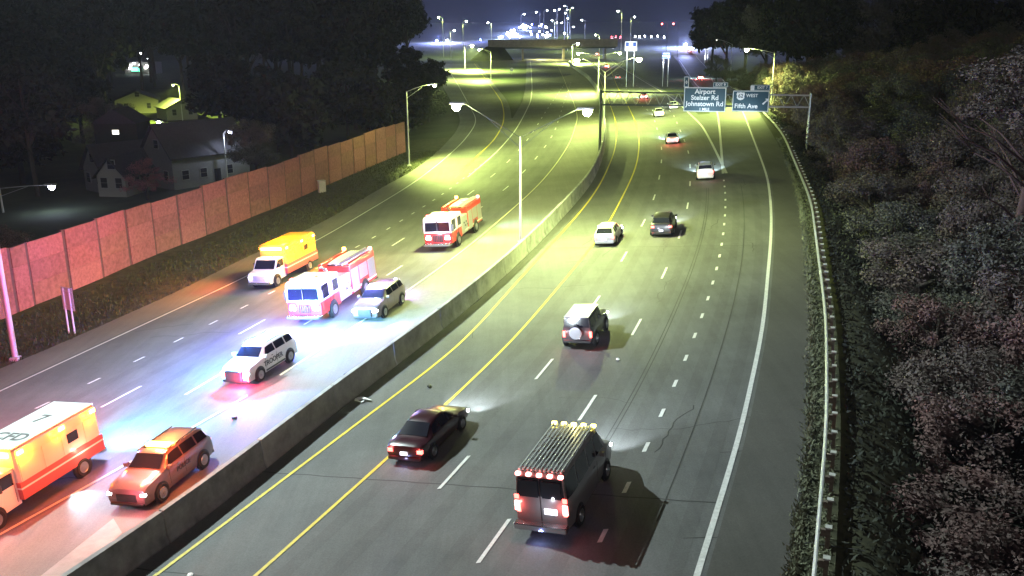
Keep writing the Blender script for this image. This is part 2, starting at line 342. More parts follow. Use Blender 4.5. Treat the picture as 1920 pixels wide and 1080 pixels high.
# transverse joints and longitudinal seams
for py in (1072, 885, 483):
    a = at(760 if py > 900 else 900, py); s = .34
    b = MB(); x0, x1 = BARR(a.y)+.1, None
    rows = []
    for k in range(30):
        x = x0+k*.7; y = a.y + (x0+6-x)*.30 + .03*math.sin(k*2.1)
        if x > ER(y): break
        rows.append([(x, y-.035, gz(x, y-.035)+.026), (x, y+.035, gz(x, y+.035)+.026)])
    b.grid(rows); b.build('expansion_joint', M['joint'], eb)
for l, o_ in ((AL, 1.75), (AL, 1.95), (CL, 1.7)):
    strip('pavement_seam', off(l, o_), 30, 96, .05, .028, M['joint'], eb)
def blob(name, pts, z, m, parent):
    q = [at(*p) for p in pts]; b = MB(); n = len(q); c = sum(q, Vector())/n; out = []
    for i in range(n):
        for k in range(3):
            p = q[i].lerp(q[(i+1) % n], k/3); j = 1 + random.uniform(-.12, .10); p = c+(p-c)*j; out.append((p.x, p.y, gz(p.x, p.y)+z))
    b.poly(out); return b.build(name, m, parent)
blob('oil_stain', [(458,728),(478,710),(512,698),(540,700),(520,712),(490,728),(462,738)], .045, M['stain'], wb)
blob('oil_stain', [(540,690),(575,668),(615,662),(600,675),(560,695),(545,700)], .045, mat('faint_stain', (.13, .12, .11), .7, var=.2), wb)
blob('oil_stain', [(765,560),(800,545),(850,545),(835,565),(800,580),(760,585)], .045, mat('grey_stain', (.12, .12, .11), .7, var=.2), wb)
# verge grass strips
vg = MB(); rows = []
for y in ysteps(10, 168): 
    x0 = -17.7 - (151.4-y)*.245 - 2 if y < 151 else WE(y)-16
    rows.append([(x0+(WE(y)+.0-x0)*k/8, y, gz(x0+(WE(y)-x0)*k/8, y)+.012+.05*math.sin(k*1.7+y*.3)*(0 < k < 8)) for k in range(9)])
vg.grid(rows); tag(vg.build('verge', M['grass'], sm=True), kind='structure')
em_ = MB(); rows = []
for y in ysteps(4, 300):
    k0 = 1-smooth(230, 320, y); rows.append([(GR(y)+d, y, gz(GR(y)+d, y) - .02 - 4.1*smooth(.6, 9, d)*k0 + .12*math.sin(y*.23+d)*(d > 1.2)) for d in (-2.6, -1.2, 0, .5, 1, 1.8, 2.7, 3.8, 5, 6.5, 8, 10, 13, 16)])
em_.grid(rows); tag(em_.build('embankment', M['grass'], sm=True), kind='structure')
tf = MB()
def tuft_strip(n, fx, y0, y1, hmin, hmax, mode=0):
    for _ in range(n):
        y = y0 + (y1-y0)*random.random()**1.6; x = fx(y); z = gz(x, y)
        h = random.uniform(hmin, hmax); a = random.random()*PI; dx, dy = math.cos(a)*.05, math.sin(a)*.05; lx, ly = random.gauss(0, .1), random.gauss(0, .1)
        tf.quad((x-dx, y-dy, z), (x+dx, y+dy, z), (x+dx*.3+lx, y+dy*.3+ly, z+h), (x-dx*.3+lx, y-dy*.3+ly, z+h))
tuft_strip(7000, lambda y: PR(y)+random.gauss(.05, .12), 12, 110, .06, .2)
tuft_strip(9000, lambda y: PR(y)+random.random()*(GR(y)-PR(y)+.5), 12, 130, .03, .13)
tag(tf.build('roadside_grass', mat('dry_grass', (.17, .18, .11), .9, var=.4, scale=2), None), kind='stuff')
tf = MB(); tuft_strip(26000, lambda y: WE(y)-random.random()*9, 30, 150, .05, .28)
tag(tf.build('verge_grass_blades', mat('verge_blades', (.055, .065, .025), .9, var=.5, scale=1), None), kind='stuff')

nU = 30000; ug = np.random.default_rng(31); vv = []
for _ in range(nU):
    y = 8+150*ug.random()**1.4; d = .9+9.5*ug.random(); x = GR.raw(y)+d; z = gz(x, y)-.02-4.1*smooth(.6, 9, d)*(1-smooth(230, 320, y)) + ug.random()**2*(.25+.10*d)
    s_ = .05+.09*ug.random(); n_ = ug.normal(size=3); n_ /= np.linalg.norm(n_); a_ = np.cross(n_, ug.normal(size=3)); a_ /= np.linalg.norm(a_); b_ = np.cross(n_, a_); p_ = np.array([x, y, z]); vv += [p_-a_*s_*1.5, p_-b_*s_*.6, p_+a_*s_*1.5, p_+b_*s_*.6]
ume = bpy.data.meshes.new('undergrowth'); ume.from_pydata([tuple(q) for q in vv], [], [(4*i, 4*i+1, 4*i+2, 4*i+3) for i in range(nU)])
tag(new_obj('undergrowth', ume, None, mat('undergrowth_leaves', (.030, .034, .022), .9, var=.5, scale=1)), kind='stuff')
# ------------------------------------------------------------------ median barrier
bt = tag(empty('median_barrier', (BARR(45), 45, gz(BARR(45), 45))), 'long grey concrete median barrier between the two carriageways', 'barrier')
def seg_mesh(y0, y1, h):
    b = MB(); rows = []; o = bt.location
    n = max(2, int((y1-y0)/2)+1)
    for i in range(n+1):
        y = y0+(y1-y0)*i/n; x = BARR(y); s = (BARR(y+1)-BARR(y-1))/2; c = 1/math.sqrt(1+s*s); nx, ny = c, -s*c
        row = []
        for d, z in ((0, -.2), (0, .10), (-.12, .34), (-.20, h), (-.42, h), (-.50, .34), (-.62, .10), (-.62, -.2)):
            px, py = x+nx*d, y+ny*d; row.append((px-o.x, py-o.y, gz(x, y)+z-o.z))
        rows.append(row)
    b.grid(rows); k = 8; N = len(b.v)
    b.f.append(tuple(range(k))); b.f.append(tuple(range(N-1, N-k-1, -1))); return b
y = 8.0; h = 1.36
while y < 520:
    L = (6.4 if y < 150 else 22) / math.sqrt(1+((BARR(y+1)-BARR(y-1))/2)**2)
    seg_mesh(y, y+L-.07, h + (.02 if int(y) % 2 else 0)).build('barrier_segment', M['conc'] if random.random() < .6 else M['conc2'], bt, sm=True, angle=25); y += L

# ------------------------------------------------------------------ noise wall
wallm = [M['wall']]+[mat('noise_wall_panel_'+n_, c_, .85, var=.35, scale=sc_, bump=.8, detail=9) for n_, c_, sc_ in (('dull', (.30, .125, .125), 2.8), ('pale', (.38, .155, .15), 4), ('brown', (.31, .14, .12), 2.2))]
wt = tag(empty('noise_wall', (-37, 75, -2.9)), 'long pinkish noise wall of tall panels on the grass bank behind the left carriageway', 'wall')
base = [at(*p) for p in ((-140,650),(0,589),(64,562),(186,515),(241,492),(294,470),(343,451),(500,392),(640,333),(763,283))]
path = []
for i in range(len(base)-1):
    for k in range(20): path.append(base[i].lerp(base[i+1], k/20))
path.append(base[-1]); cum = [0]
for i in range(1, len(path)): cum.append(cum[-1]+(path[i]-path[i-1]).length)
sm_path = lambda s: Vector([float(np.interp(s, cum, [p[k] for p in path])) for k in range(3)])
s0 = cum[40]; ss = [s0-1.95, s0]; v = s0-1.95
while v > cum[0]: v -= 4.25; ss.insert(0, max(v, cum[0]))
v = s0
while v < cum[-1]-2: v += 4.25; ss.append(min(v, cum[-1]))
for i in range(len(ss)-1):
    a, b_ = sm_path(ss[i]), sm_path(ss[i+1]); d = (b_-a); L = d.length; u = d.normalized(); a = a-wt.location
    nrm = Vector((u.y, -u.x, 0)).normalized(); top = 5.15 + .12*math.sin(i*1.3)
    mb = MB(); e0, e1 = .16, L-.16; setb = .05*(i % 2)
    def pt(s, dn, z): return Vector((a.x, a.y, 0)) + Vector((u.x, u.y, 0))*s + nrm*dn + Vector((0, 0, z + a.z + (b_.z-wt.location.z-a.z)*s/L))
    for z0, z1, t in ((-.4, 1.72, 0), (1.74, 3.46, 0), (3.48, top, 0)):
        mb = MB(); q = [pt(e0, -.1, z0), pt(e1, -.1, z0), pt(e1, .06+setb, z0), pt(e0, .06+setb, z0), pt(e0, -.1, z1), pt(e1, -.1, z1), pt(e1, .06+setb, z1), pt(e0, .06+setb, z1)]
        mb.v = [tuple(x) for x in q]; mb.f = [(3,2,1,0),(4,5,6,7),(0,1,5,4),(1,2,6,5),(2,3,7,6),(3,0,4,7)]; mb.build('wall_panel', wallm[(i*7+int(z0*3)) % 4], wt)
    mb = MB(); q = [pt(s_, n_, z_) for z_ in (-.4, top+.05) for s_, n_ in ((-.17, -.16), (.14, -.16), (.14, .03), (-.17, .03))]
    mb.v = [tuple(x) for x in q]; mb.f = [(3,2,1,0),(4,5,6,7),(0,1,5,4),(1,2,6,5),(2,3,7,6),(3,0,4,7)]; mb.build('wall_post', M['wallpost'], wt)
# low pink kerb wall in front, by the sign
# ------------------------------------------------------------------ guardrail
gt = tag(empty('guardrail', (GR(40), 40, gz(GR(40), 40))), 'long steel guardrail on posts along the right shoulder edge', 'guardrail')
b = MB(); rows = []
o = gt.location
for y in ysteps(6, 330):
    x = GR(y); s = (GR(y+1)-GR(y-1))/2; c = 1/math.sqrt(1+s*s); nx, ny = c, -s*c
    rows.append([(x+nx*d-o.x, y+ny*d-o.y, gz(x, y)+z-o.z) for d, z in ((.0, .44), (-.08, .50), (0, .56), (0, .60), (-.08, .66), (.0, .73), (.05, .735), (.03, .60), (.03, .56), (.05, .44))])
b.grid(rows); b.build('rail', M['galv'], gt)
pm = MB().box(-.075, .075, -.075, .075, -.6, .78).mesh('guard_post', M['wood']); bm_ = MB().box(-.24, -.075, -.07, .07, .46, .72).mesh('guard_block', M['wood']); tm = MB().box(-.115, .115, -.12, .12, .781, .84).mesh('post_cap', M['posttop'])
y = 8; k = 0
while y < 260:
    x = GR(y); s = (GR(y+1)-GR(y-1))/2; c = 1/math.sqrt(1+s*s)
    po = new_obj('guard_post', pm, gt); po.location = (x+c*.33-o.x, y-s*c*.33-o.y, gz(x, y)-o.z); po.rotation_euler = (0, 0, -math.atan(s))
    bo = new_obj('guard_block', bm_, po); to = new_obj('post_cap', tm, po)
    y += 1.905*c if y < 110 else 3.81*c; k += 1

# ------------------------------------------------------------------ vehicles
def normal(x, y):
    return Vector((-(gz(x+.5, y)-gz(x-.5, y)), -(gz(x, y+.5)-gz(x, y-.5)), 1)).normalized()
def place(o, x, y, head, z=.045):
    """stand a thing on the banked road facing 'head' (radians from +x)"""
    n = normal(x, y); f = Vector((math.cos(head), math.sin(head), 0)); f = (f - n*f.dot(n)).normalized(); l = n.cross(f)
    o.matrix_world = Matrix(((f.x, l.x, n.x, x), (f.y, l.y, n.y, y), (f.z, l.z, n.z, gz(x, y)+z), (0, 0, 0, 1)))
def head_of(l, y, back=False):
    a = math.atan2(4, l(y+2)-l(y-2)); return a+PI if back else a
_wheel = {}
def wheel(parent, x, y, r, w=.24, face=1):
    key = (round(r, 2), round(w, 2), face)
    if key not in _wheel:
        b = MB().lathe((0, 0, 0), [(r*.62, -w/2*.8), (r*.93, -w/2), (r, -w*.36), (r, w*.36), (r*.93, w/2), (r*.62, w/2*.8)], seg=22)
        t = b.mesh('tyre', M['tyre'])
        c = MB().lathe((0, face*w*.42, 0), [(r*.62, 0), (r*.60, face*.02), (r*.52, face*.0), (r*.16, face*.01), (r*.14, face*.05), (r*.02, face*.05)], seg=20)
        for k in range(5):
            a = 2*PI*k/5; ca, sa = math.cos(a), math.sin(a); yy = face*w*.46
            c.quad((ca*r*.1-sa*r*.09, yy, sa*r*.1+ca*r*.09), (ca*r*.1+sa*r*.09, yy, sa*r*.1-ca*r*.09), (ca*r*.58+sa*r*.07, yy, sa*r*.58-ca*r*.07), (ca*r*.58-sa*r*.07, yy, sa*r*.58+ca*r*.07))
        rm = c.mesh('rim', M['rim'])
        for me in (t, rm): me.polygons.foreach_set('use_smooth', [True]*len(me.polygons)); me.set_sharp_from_angle(angle=.6)
        _wheel[key] = (t, rm)
    t, rm = _wheel[key]; o = new_obj('wheel', t, parent); o.location = (x, y, r); q = new_obj('rim', rm, o); return o
PROF = {  # x/L from rear, roof z/H, half-width at top /W
 'sedan': [(-.5,.50,.40),(-.49,.60,.42),(-.46,.655,.43),(-.33,.67,.42),(-.17,.95,.33),(-.10,.99,.32),(.02,1.,.32),(.08,.97,.33),(.24,.69,.42),(.27,.675,.43),(.44,.57,.42),(.49,.48,.40),(.5,.36,.38)],
 'suv':   [(-.5,.55,.42),(-.49,.66,.43),(-.47,.70,.42),(-.42,.95,.37),(-.36,.985,.37),(-.1,1.,.37),(.04,.99,.37),(.10,.965,.37),(.235,.70,.43),(.26,.685,.44),(.43,.62,.43),(.485,.54,.41),(.5,.40,.39)],
 'boxy':  [(-.5,.55,.44),(-.495,.62,.44),(-.485,.66,.43),(-.47,.985,.39),(-.45,1.,.39),(-.1,1.,.39),(.05,1.,.39),(.09,.98,.39),(.16,.68,.42),(.19,.66,.42),(.46,.62,.40),(.49,.56,.38),(.5,.40,.36)],
 'hatch': [(-.5,.50,.41),(-.49,.60,.42),(-.475,.66,.42),(-.36,.93,.35),(-.30,.97,.34),(-.05,1.,.34),(.05,.98,.34),(.10,.95,.35),(.26,.68,.42),(.29,.66,.43),(.44,.56,.42),(.49,.47,.40),(.5,.36,.38)],
 'van':   [(-.5,.5,.46),(-.498,.62,.46),(-.49,.95,.42),(-.47,.99,.41),(-.3,1.,.41),(0,1.,.41),(.18,.99,.41),(.22,.96,.41),(.34,.60,.44),(.36,.58,.44),(.46,.50,.43),(.49,.44,.41),(.5,.32,.38)]}
def car(name, label, cat, kind, L, Wd, H, body, group=None, wr=.36, roof=None, arches=True, brk=True, on=True, zb=.24, plate=True):
    t = empty(name); tag(t, label, cat, group); pr = PROF[kind]
    bz = {'sedan': .655, 'suv': .685, 'boxy': .645, 'hatch': .65, 'van': .57}[kind]*H
    def prof(x):
        f = x/L; xs_ = [p[0] for p in pr]; return float(np.interp(f, xs_, [p[1] for p in pr]))*H, float(np.interp(f, xs_, [p[2] for p in pr]))*Wd
    def halfw(x):
        f = abs(x/L); return Wd/2*(1 - .10*max(0, (f-.36)/.14)**1.7)
    def row(x):
        zt, wt_ = prof(x); w = halfw(x); zbl = min(bz, zt-.05); wt_ = min(wt_, w-.02); ze = zb + (.12 if abs(x/L) > .485 else 0)
        half = [(w*.86, ze), (w*.97, ze+.06), (w, ze+.2), (w*1.0, (ze+zbl)*.55), (w*.985, zbl-.07), (w*.955, zbl)]
        half += [(w*.955+(wt_-w*.955)*k, zbl+(zt-.03-zbl)*k) for k in (.33, .66, .93)] + [(wt_*.94, zt-.008), (wt_*.6, zt+.012), (0, zt+.02)]
        return [(x, a, z) for a, z in half] + [(x, -a, z) for a, z in half[-2::-1]]
    xs_ = sorted(set([p[0]*L for p in pr] + [-.4*L, -.25*L, .15*L, .35*L]))
    b = MB(); rows = [row(x) for x in xs_]
    b.grid(rows); k = len(rows[0])
    for i in range(len(rows)-1): b.f.append((i*k, (i+1)*k, (i+1)*k+k-1, i*k+k-1))
    b.f.append(tuple(range(k))); b.f.append(tuple(range((len(rows)-1)*k+k-1, (len(rows)-1)*k-1, -1)))
    b.build('body', body, t, sm=True, angle=38)
    def side(x, u, s, o_=.012):
        zt, wt_ = prof(x); w = halfw(x); zbl = min(bz, zt-.05); wt_ = min(wt_, w-.02); y_ = w*.955+(wt_-w*.955)*u*.95; return (x, s*(y_+o_), zbl+(zt-.03-zbl)*u*.95)
    key = {p[0]: p for p in pr}; X = [p[0]*L for p in pr]
    if kind == 'sedan': wins = [(-.27,-.20,-.10,-.10), (-.09,-.09,.05,.04), (.06,.05,.19,.10)]; ws, rs = (X[8], X[7]), (X[3], X[4])
    elif kind == 'suv': wins = [(-.44,-.41,-.28,-.28), (-.26,-.26,-.07,-.07), (-.055,-.055,.17,.085)]; ws, rs = (X[8], X[7]), (X[2], X[3])
    elif kind == 'boxy': wins = [(-.45,-.44,-.25,-.25), (-.23,-.23,-.06,-.06), (-.04,-.04,.12,.09)]; ws, rs = (X[8], X[7]), (X[2], X[3])
    elif kind == 'hatch': wins = [(-.36,-.32,-.24,-.24), (-.22,-.22,-.05,-.05), (-.035,-.035,.18,.085)]; ws, rs = (X[8], X[7]), (X[2], X[3])
    else: wins = [(-.47,-.46,-.28,-.28), (-.26,-.26,-.06,-.06), (-.04,-.04,.10,.10), (.12,.12,.29,.22)]; ws, rs = (X[8], X[7]), (X[1], X[2])
    for x0, x0t, x1, x1t in wins:
        for s in (1, -1):
            g = MB(); g.grid([[side((x0+(x0t-x0)*u)*L+((x1+(x1t-x1)*u)-(x0+(x0t-x0)*u))*L*q, u, s) for q in (0, .33, .66, 1)] for u in (.10, .4, .7, .93)])
            g.build('side_window', M['glass'], t)
    def endglass(xa, xb, nm, sgn):
        g = MB(); rows_ = []
        for u in (.07, .35, .65, .93):
            x = xa+(xb-xa)*u; zt, wt_ = prof(x); rows_.append([(x+sgn*.014, wt_*q*.93, zt+.02-.012*abs(q)**2+.012) for q in (-1, -.5, 0, .5, 1)])
        g.grid(rows_); g.build(nm, M['glass'], t, sm=True)
    endglass(*ws, 'windshield', 1); endglass(*rs, 'rear_window', -1)
    for s in (1, -1):
        for x in (-.305*L, .30*L):
            if arches: MB().lathe((x, s*(Wd/2-.10), wr*1.02), [(wr*1.20, 0), (wr*1.20, s*.108), (wr*.9, s*.112), (.02, s*.112)], seg=24).build('wheel_arch', M['black'], t)
            wheel(t, x, s*(Wd/2-.05), wr, .25, s)
    # front: grille, lamps, bumper trim
    w = halfw(L*.495); zf = prof(L*.49)[0]
    MB().box(L/2-.03, L/2+.02, -w*.55, w*.55, zb+.20, zf-.10, .02).build('grille', M['black'], t)
    MB().box(L/2-.06, L/2+.05, -w*.93, w*.93, zb+.02, zb+.16, .03).build('front_bumper', M['black'] if kind != 'sedan' else body, t)
    for s in (1, -1):
        MB().box(L/2-.16, L/2-.005, s*w*.90-.15, s*w*.90+.12, zf-.20, zf-.06, .03).build('headlight', E['head'] if on else M['glass'], t)
    # rear
    w = halfw(-L*.495); zr = prof(-L*.495)[0]
    for s in (1, -1):
        if kind in ('suv', 'hatch', 'sedan'): MB().box(-L/2-.012, -L/2+.14, s*w*.86-.17, s*w*.86+.10, zr-.22, zr-.04, .02).build('tail_light', E['tail'] if brk else M['leafr'], t)
        else: MB().box(-L/2-.03, -L/2+.08, s*w*.92-.10, s*w*.92+.05, bz-.50, bz-.12, .02).build('tail_light', E['tail'], t)
    MB().box(-L/2-.08, -L/2+.05, -w*.97, w*.97, zb+.02, zb+.20, .03).build('rear_bumper', body if kind in ('sedan', 'hatch', 'suv') else M['black'], t)
    if plate: MB().box(-L/2-.095, -L/2-.02, -.17, .17, zb+.28, zb+.42).build('licence_plate', E['plate'], t)
    for s in (1, -1):
        x = .17*L if kind != 'boxy' else .12*L
        MB().box(x-.09, x+.10, s*(Wd/2+.02)-.02, s*(Wd/2+.02)+s*.16, bz-.02, bz+.15, .02).build('wing_mirror', body, t)
    for s in (1, -1):
        for x in (-.055 if kind != 'van' else 0.1, .165 if kind != 'van' else .30): 
            MB().box(x*L-.008, x*L+.008, s*(Wd/2-.004), s*(Wd/2+.003), zb+.25, bz-.05).build('door_seam', M['black'], t)
        MB().box(.02*L, .05*L, s*(Wd/2), s*(Wd/2+.025), bz-.14, bz-.10).build('door_handle', M['chrome'], t)
    return t, dict(prof=prof, bz=bz, halfw=halfw)
def beams(t, L, Wd, z=.75, p=500, col=(.82, .95, 1)):
    for s in (1, -1): light('SPOT', (L/2+.12, s*Wd*.36, z), col, p*4.5, t, .08, aim=(1, 0, -.11), spot=64, blend=.8, name='headlight_beam')
def tailglow(t, L, Wd, z=.8, p=14):
    for s in (1, -1): light('POINT', (-L/2-.16, s*Wd*.40, z), (1, .12, .10), p, t, .06, name='tail_glow')
def centre_from(front, rear, Wd, side=1):
    a, b = at(*front), at(*rear); d = (a-b); h = math.atan2(d.y, d.x); mid = (a+b)/2
    l = Vector((-math.sin(h), math.cos(h), 0))
    return mid - l*side*(Wd/2-.05), h

# --- emergency scene on the left (westbound) carriageway
Wd = 2.0
t, k = car('patrol_suv', 'dark suv with glowing orange roof lights on the median shoulder beside the boxy ambulance', 'suv', 'suv', 5.0, Wd, 1.78, P['brown'], wr=.40)
c, h = centre_from((279, 936), (384, 880), Wd, 1); h = head_of(PP, c.y, True)+.10; place(t, c.x, c.y, h)
MB().box(-.25, .15, -.55, .55, 1.80, 1.90, .03).build('light_bar', E['orange'], t); MB().box(-.30, .2, -.62, .62, 1.76, 1.80, .01).build('light_bar_base', M['black'], t)
for s in (1, -1):
    MB().box(-1.9, .55, s*.64-.025, s*.64+.025, 1.80, 1.84).build('roof_rail', M['black'], t)
    text('side_lettering', 'POLICE', .30, M['black'], t, Matrix.Translation((-.15, s*1.012, .86)) @ Matrix.Rotation(PI/2 if s > 0 else PI/2, 4, 'X') @ Matrix.Rotation(PI if s > 0 else 0, 4, 'Y'))
light('POINT', (0, 0, 2.25), (1, .22, .03), 864, t, .3, name='light_bar_glow'); light('POINT', (-.9, 0, 2.35), (1, 0.4, 0.08), 345, t, .2, name='light_bar_glow')
light('POINT', (3.0, .6, 1.0), (1, 0.2, 0.28), 129, t, .1, name='grille_strobe_glow')
light('POINT', (1.9, .2, 2.0), (1, .12, .03), 330, t, .05, name='added_hood_glow'); light('POINT', (.2, 1.5, 2.1), (1, .14, .03), 220, t, .1, name='light_bar_glow'); light('POINT', (2.4, 1.7, 2.6), (1, 0.3, 0.12), 318, t, .3, name='strobe_glow')  # orange point added over the hood for spill, no strobe sits there

t, k = car('police_suv', 'white police suv with black side lettering, red and blue strobes, parked in the middle lane', 'police car', 'suv', 5.0, Wd, 1.78, P['white'], wr=.40)
c, h = centre_from((480, 708), (539, 683), Wd, 1); h = head_of(PP, c.y, True)+.02; place(t, c.x, c.y, h)
MB().box(-.1, .25, -.6, -.05, 1.80, 1.89, .03).build('light_bar', E['cyan'], t); MB().box(-.1, .25, .05, .6, 1.80, 1.89, .03).build('light_bar', E['blue'], t)
MB().box(2.44, 2.66, -.55, .55, .35, .95, .04).build('push_bumper', M['black'], t)
for s in (.72, -.72): MB().box(2.45, 2.60, s-.10, s+.10, .62, .76, .02).build('grille_strobe', E['red'], t)
for s in (1, -1):
    text('side_lettering', 'TROOPER', .42, M['black'], t, Matrix.Translation((.1, s*1.014, .80)) @ Matrix.Rotation(PI/2, 4, 'X') @ Matrix.Rotation(PI if s > 0 else 0, 4, 'Y'))
    MB().box(-1.9, .55, s*.64-.025, s*.64+.025, 1.80, 1.84).build('roof_rail', M['chrome'], t)
    MB().box(-1.0, .9, s*.997, s*1.006, .36, .46).build('side_stripe', M['black'], t)
light('POINT', (.1, -1.1, 2.25), (0.1, 0.28, 1), 11232, t, .12, name='strobe_glow'); light('POINT', (3.0, .7, .50), (1, 0.03, 0.1), 2074, t, .05, name='strobe_glow')
light('POINT', (1.5, .9, 2.6), (1.0, 0.34, 0.53), 103, t, .15, name='strobe_glow'); light('SPOT', (-2.7, .2, 1.9), (0.2, 0.75, 1), 21600, t, .1, aim=(-1, .25, -.5), spot=80, blend=.9, name='strobe_glow')

t, k = car('police_suv', 'overlit suv with white strobes behind the nearer fire truck, facing us beside the median shoulder', 'police car', 'suv', 5.0, Wd, 1.78, P['brown'], wr=.40)
c, h = centre_from((712, 594), (757, 571), Wd, 1); light('POINT', (.1, -.3, 2.35), (0.35, 0.3, 1), 4725, t, .15, name='strobe_glow'); light('POINT', (-3.2, 0, 1.6), (0.5, 0.25, 1), 1188, t, .1, name='strobe_glow'); h = head_of(PP, c.y, True)+.05; place(t, c.x, c.y, h)
MB().box(-.1, .25, -.6, .6, 1.80, 1.89, .03).build('light_bar', E['white'], t); MB().box(2.44, 2.60, -.5, .5, .35, .9, .04).build('push_bumper', M['black'], t)
for s in (.72, -.72): MB().box(2.45, 2.60, s-.12, s+.12, .70, .86, .02).build('grille_strobe', E['white'], t)
light('POINT', (.1, 0, 2.3), (0.6, 0.67, 1.0), 389, t, .15, name='strobe_glow'); light('SPOT', (2.7, .8, .8), (1, 0.55, 0.2), 1382, t, .05, aim=(.35, 1, -.38), spot=32, blend=.5, name='amber_flare'); light('POINT', (3.0, -.2, 1.0), (0.4, 0.29, 1.0), 282, t, .08, name='strobe_glow')

def ambulance(label, roof_a, roof_b, orange=1.0, L=7.2):
    t = empty('ambulance'); tag(t, label, 'ambulance'); Wd = 2.4; H = 2.95; x0, x1 = -L/2, L/2-2.35
    MB().box(x0, x1, -Wd/2, Wd/2, .62, H, .10).build('box_body', P['cream'] if roof_a else P['amber_glow'], t, sm=True, angle=30)
    MB().box(x0-.012, x1+.012, -Wd/2-.028, Wd/2+.028, .64, 1.42).build('red_lower_panel', mat('panel_red', (.42, .085, .08), .35), t)
    MB().box(x0-.016, x1+.016, -Wd/2-.034, Wd/2+.034, 1.10, 1.18).build('pale_stripe', P['white'], t)
    MB().box(x0-.25, x0+.05, -Wd/2+.1, Wd/2-.1, .42, .60, .03).build('rear_bumper', M['chrome'], t)
    for s in (1, -1):
        for xa, xb, za, zb_ in ((x0+.12, x0+.95, .72, 2.45), (x0+1.05, x0+2.3, 1.45, 2.45), (x0+2.45, x0+3.4, .72, 2.45), (x0+3.5, x1-.15, .72, 2.45)):
            MB().box(xa, xb, s*Wd/2-.01, s*(Wd/2+.02), za, zb_).build('compartment_door', P['cream'] if roof_a else P['amber_glow'], t) if s > 0 else MB().box(xa, xb, -(Wd/2+.02), -Wd/2+.01, za, zb_).build('compartment_door', P['cream'] if roof_a else P['amber_glow'], t)
        for xx in (x0+.25, x0+L*.3, x1-.35): MB().box(xx-.17, xx+.17, s*Wd/2-.02, s*(Wd/2+.04), 2.60, 2.78, .02).build('side_strobe', E['orange'], t)
        MB().box(x0+1.35, x0+2.0, s*(Wd/2+.016), s*(Wd/2+.026), 1.85, 2.3).build('side_window', M['glass'], t)
        MB().box(x0-.02, x0+.03, s*1.0-.12, s*1.0+.12, 2.5, 2.75, .01).build('rear_strobe', E['red'], t)
        MB().box(x0-.02, x0+.03, s*1.0-.10, s*1.0+.10, .85, 1.25, .01).build('tail_light', E['tail'], t)
        MB().box(x0-.025, x0+.01, s*.03, s*.75, .72, 2.4).build('rear_door', P['white'], t)
    MB().box(x0+.03, x1-.03, -Wd/2+.06, Wd/2-.06, H-.01, H+.03, .01).build('roof_panel', mat('roof_white', (.74, .76, .75), .5, var=.06, scale=2) if roof_a else P['amber_glow'], t)
    MB().box(x1-.02, x1+.10, -.95, .95, 2.58, 2.80, .02).build('front_light_bar', E['orange'] if orange > .5 else E['yel'], t)
    # cab
    pts = [(x1-.05, .45), (x1-.05, 2.12), (x1+.75, 2.14), (x1+.95, 2.05), (x1+1.45, 1.38), (x1+2.25, 1.22), (L/2, 1.05), (L/2+.02, .5), (L/2-.05, .40)]
    MB().prism(pts, (-.98, .98)).build('cab', P['white'], t, sm=True, angle=28)
    for s in (1, -1):
        a = s*.985; b2 = s*.995
        MB().prism([(x1+.15, 1.42), (x1+.15, 1.98), (x1+.85, 1.98), (x1+1.22, 1.42)], (a, b2)).build('cab_window', M['glass'], t)
        MB().box(x1+.9, x1+1.02, s*1.0, s*1.22, 1.45, 1.8, .02).build('wing_mirror', M['black'], t) if s > 0 else MB().box(x1+.9, x1+1.02, -1.22, -1.0, 1.45, 1.8, .02).build('wing_mirror', M['black'], t)
        MB().box(L/2-.06, L/2+.03, s*.78-.15, s*.78+.15, .80, 1.02, .02).build('headlight', E['head'], t)
        MB().box(x1+.12, x1+.13, min(a, b2), max(a, b2), .6, 1.98).build('door_seam', M['black'], t)
        for xx in (x0+1.45, L/2-1.0):
            MB().lathe((xx, s*(.90 if xx > 0 else 1.08), .44), [(.54, 0), (.54, s*.125), (.3, s*.13), (.02, s*.13)], seg=22).build('wheel_arch', M['black'], t)
            wheel(t, xx, s*(.95 if xx > 0 else 1.12), .42, .28, s)
    g = MB(); g.quad((x1+.99, -.88, 2.03), (x1+.99, .88, 2.03), (x1+1.46, .92, 1.41), (x1+1.46, -.92, 1.41)); g.build('windshield', M['glass'], t)
    for k_ in range(5): MB().box(L/2-.01, L/2+.035, -.55, .55, .66+k_*.09, .70+k_*.09).build('grille_bar', M['chrome'], t)
    MB().box(L/2-.05, L/2+.22, -.98, .98, .38, .60, .04).build('front_bumper', M['chrome'], t)
    R = lambda x, y, a: Matrix.Translation((x, y, H+.036)) @ Matrix.Rotation(a, 4, 'Z')
    if roof_a: text('roof_lettering', roof_a, .95, P['grey'], t, R(x1-1.1, 0, PI/2)); text('roof_number', roof_b, 1.1, P['grey'], t, R(x0+1.9, -.1, PI/2))
    return t, x0, x1
t, x0, x1 = ambulance('boxy ambulance lit orange along its side, cut off by the left edge of the picture', 'CFD', '7')
c, h = centre_from((0, 971), (157, 884), 2.4, 1); h = head_of(PP, c.y, True)+.07; r_ = at(157, 884)
lft = Vector((-math.sin(h), math.cos(h), 0)); fw = Vector((math.cos(h), math.sin(h), 0)); c = r_ - lft*1.2 - fw*(x0+1.45); place(t, c.x, c.y, h)
for xx, pw in ((x1-.3, 170), (.6, 90), (-1.1, 110), (x0+.5, 150)): light('POINT', (xx, 1.48, 2.55), (1, .10, .002), pw*1.3, t, .08, name='strobe_glow')
light('POINT', (x1+.55, .3, 2.75), (1, 0.28, 0.02), 538, t, .1, name='strobe_glow'); light('POINT', (x0+1.45, 1.6, 1.25), (1, 0.5, 0.35), 32, t, .06, name='strobe_glow')
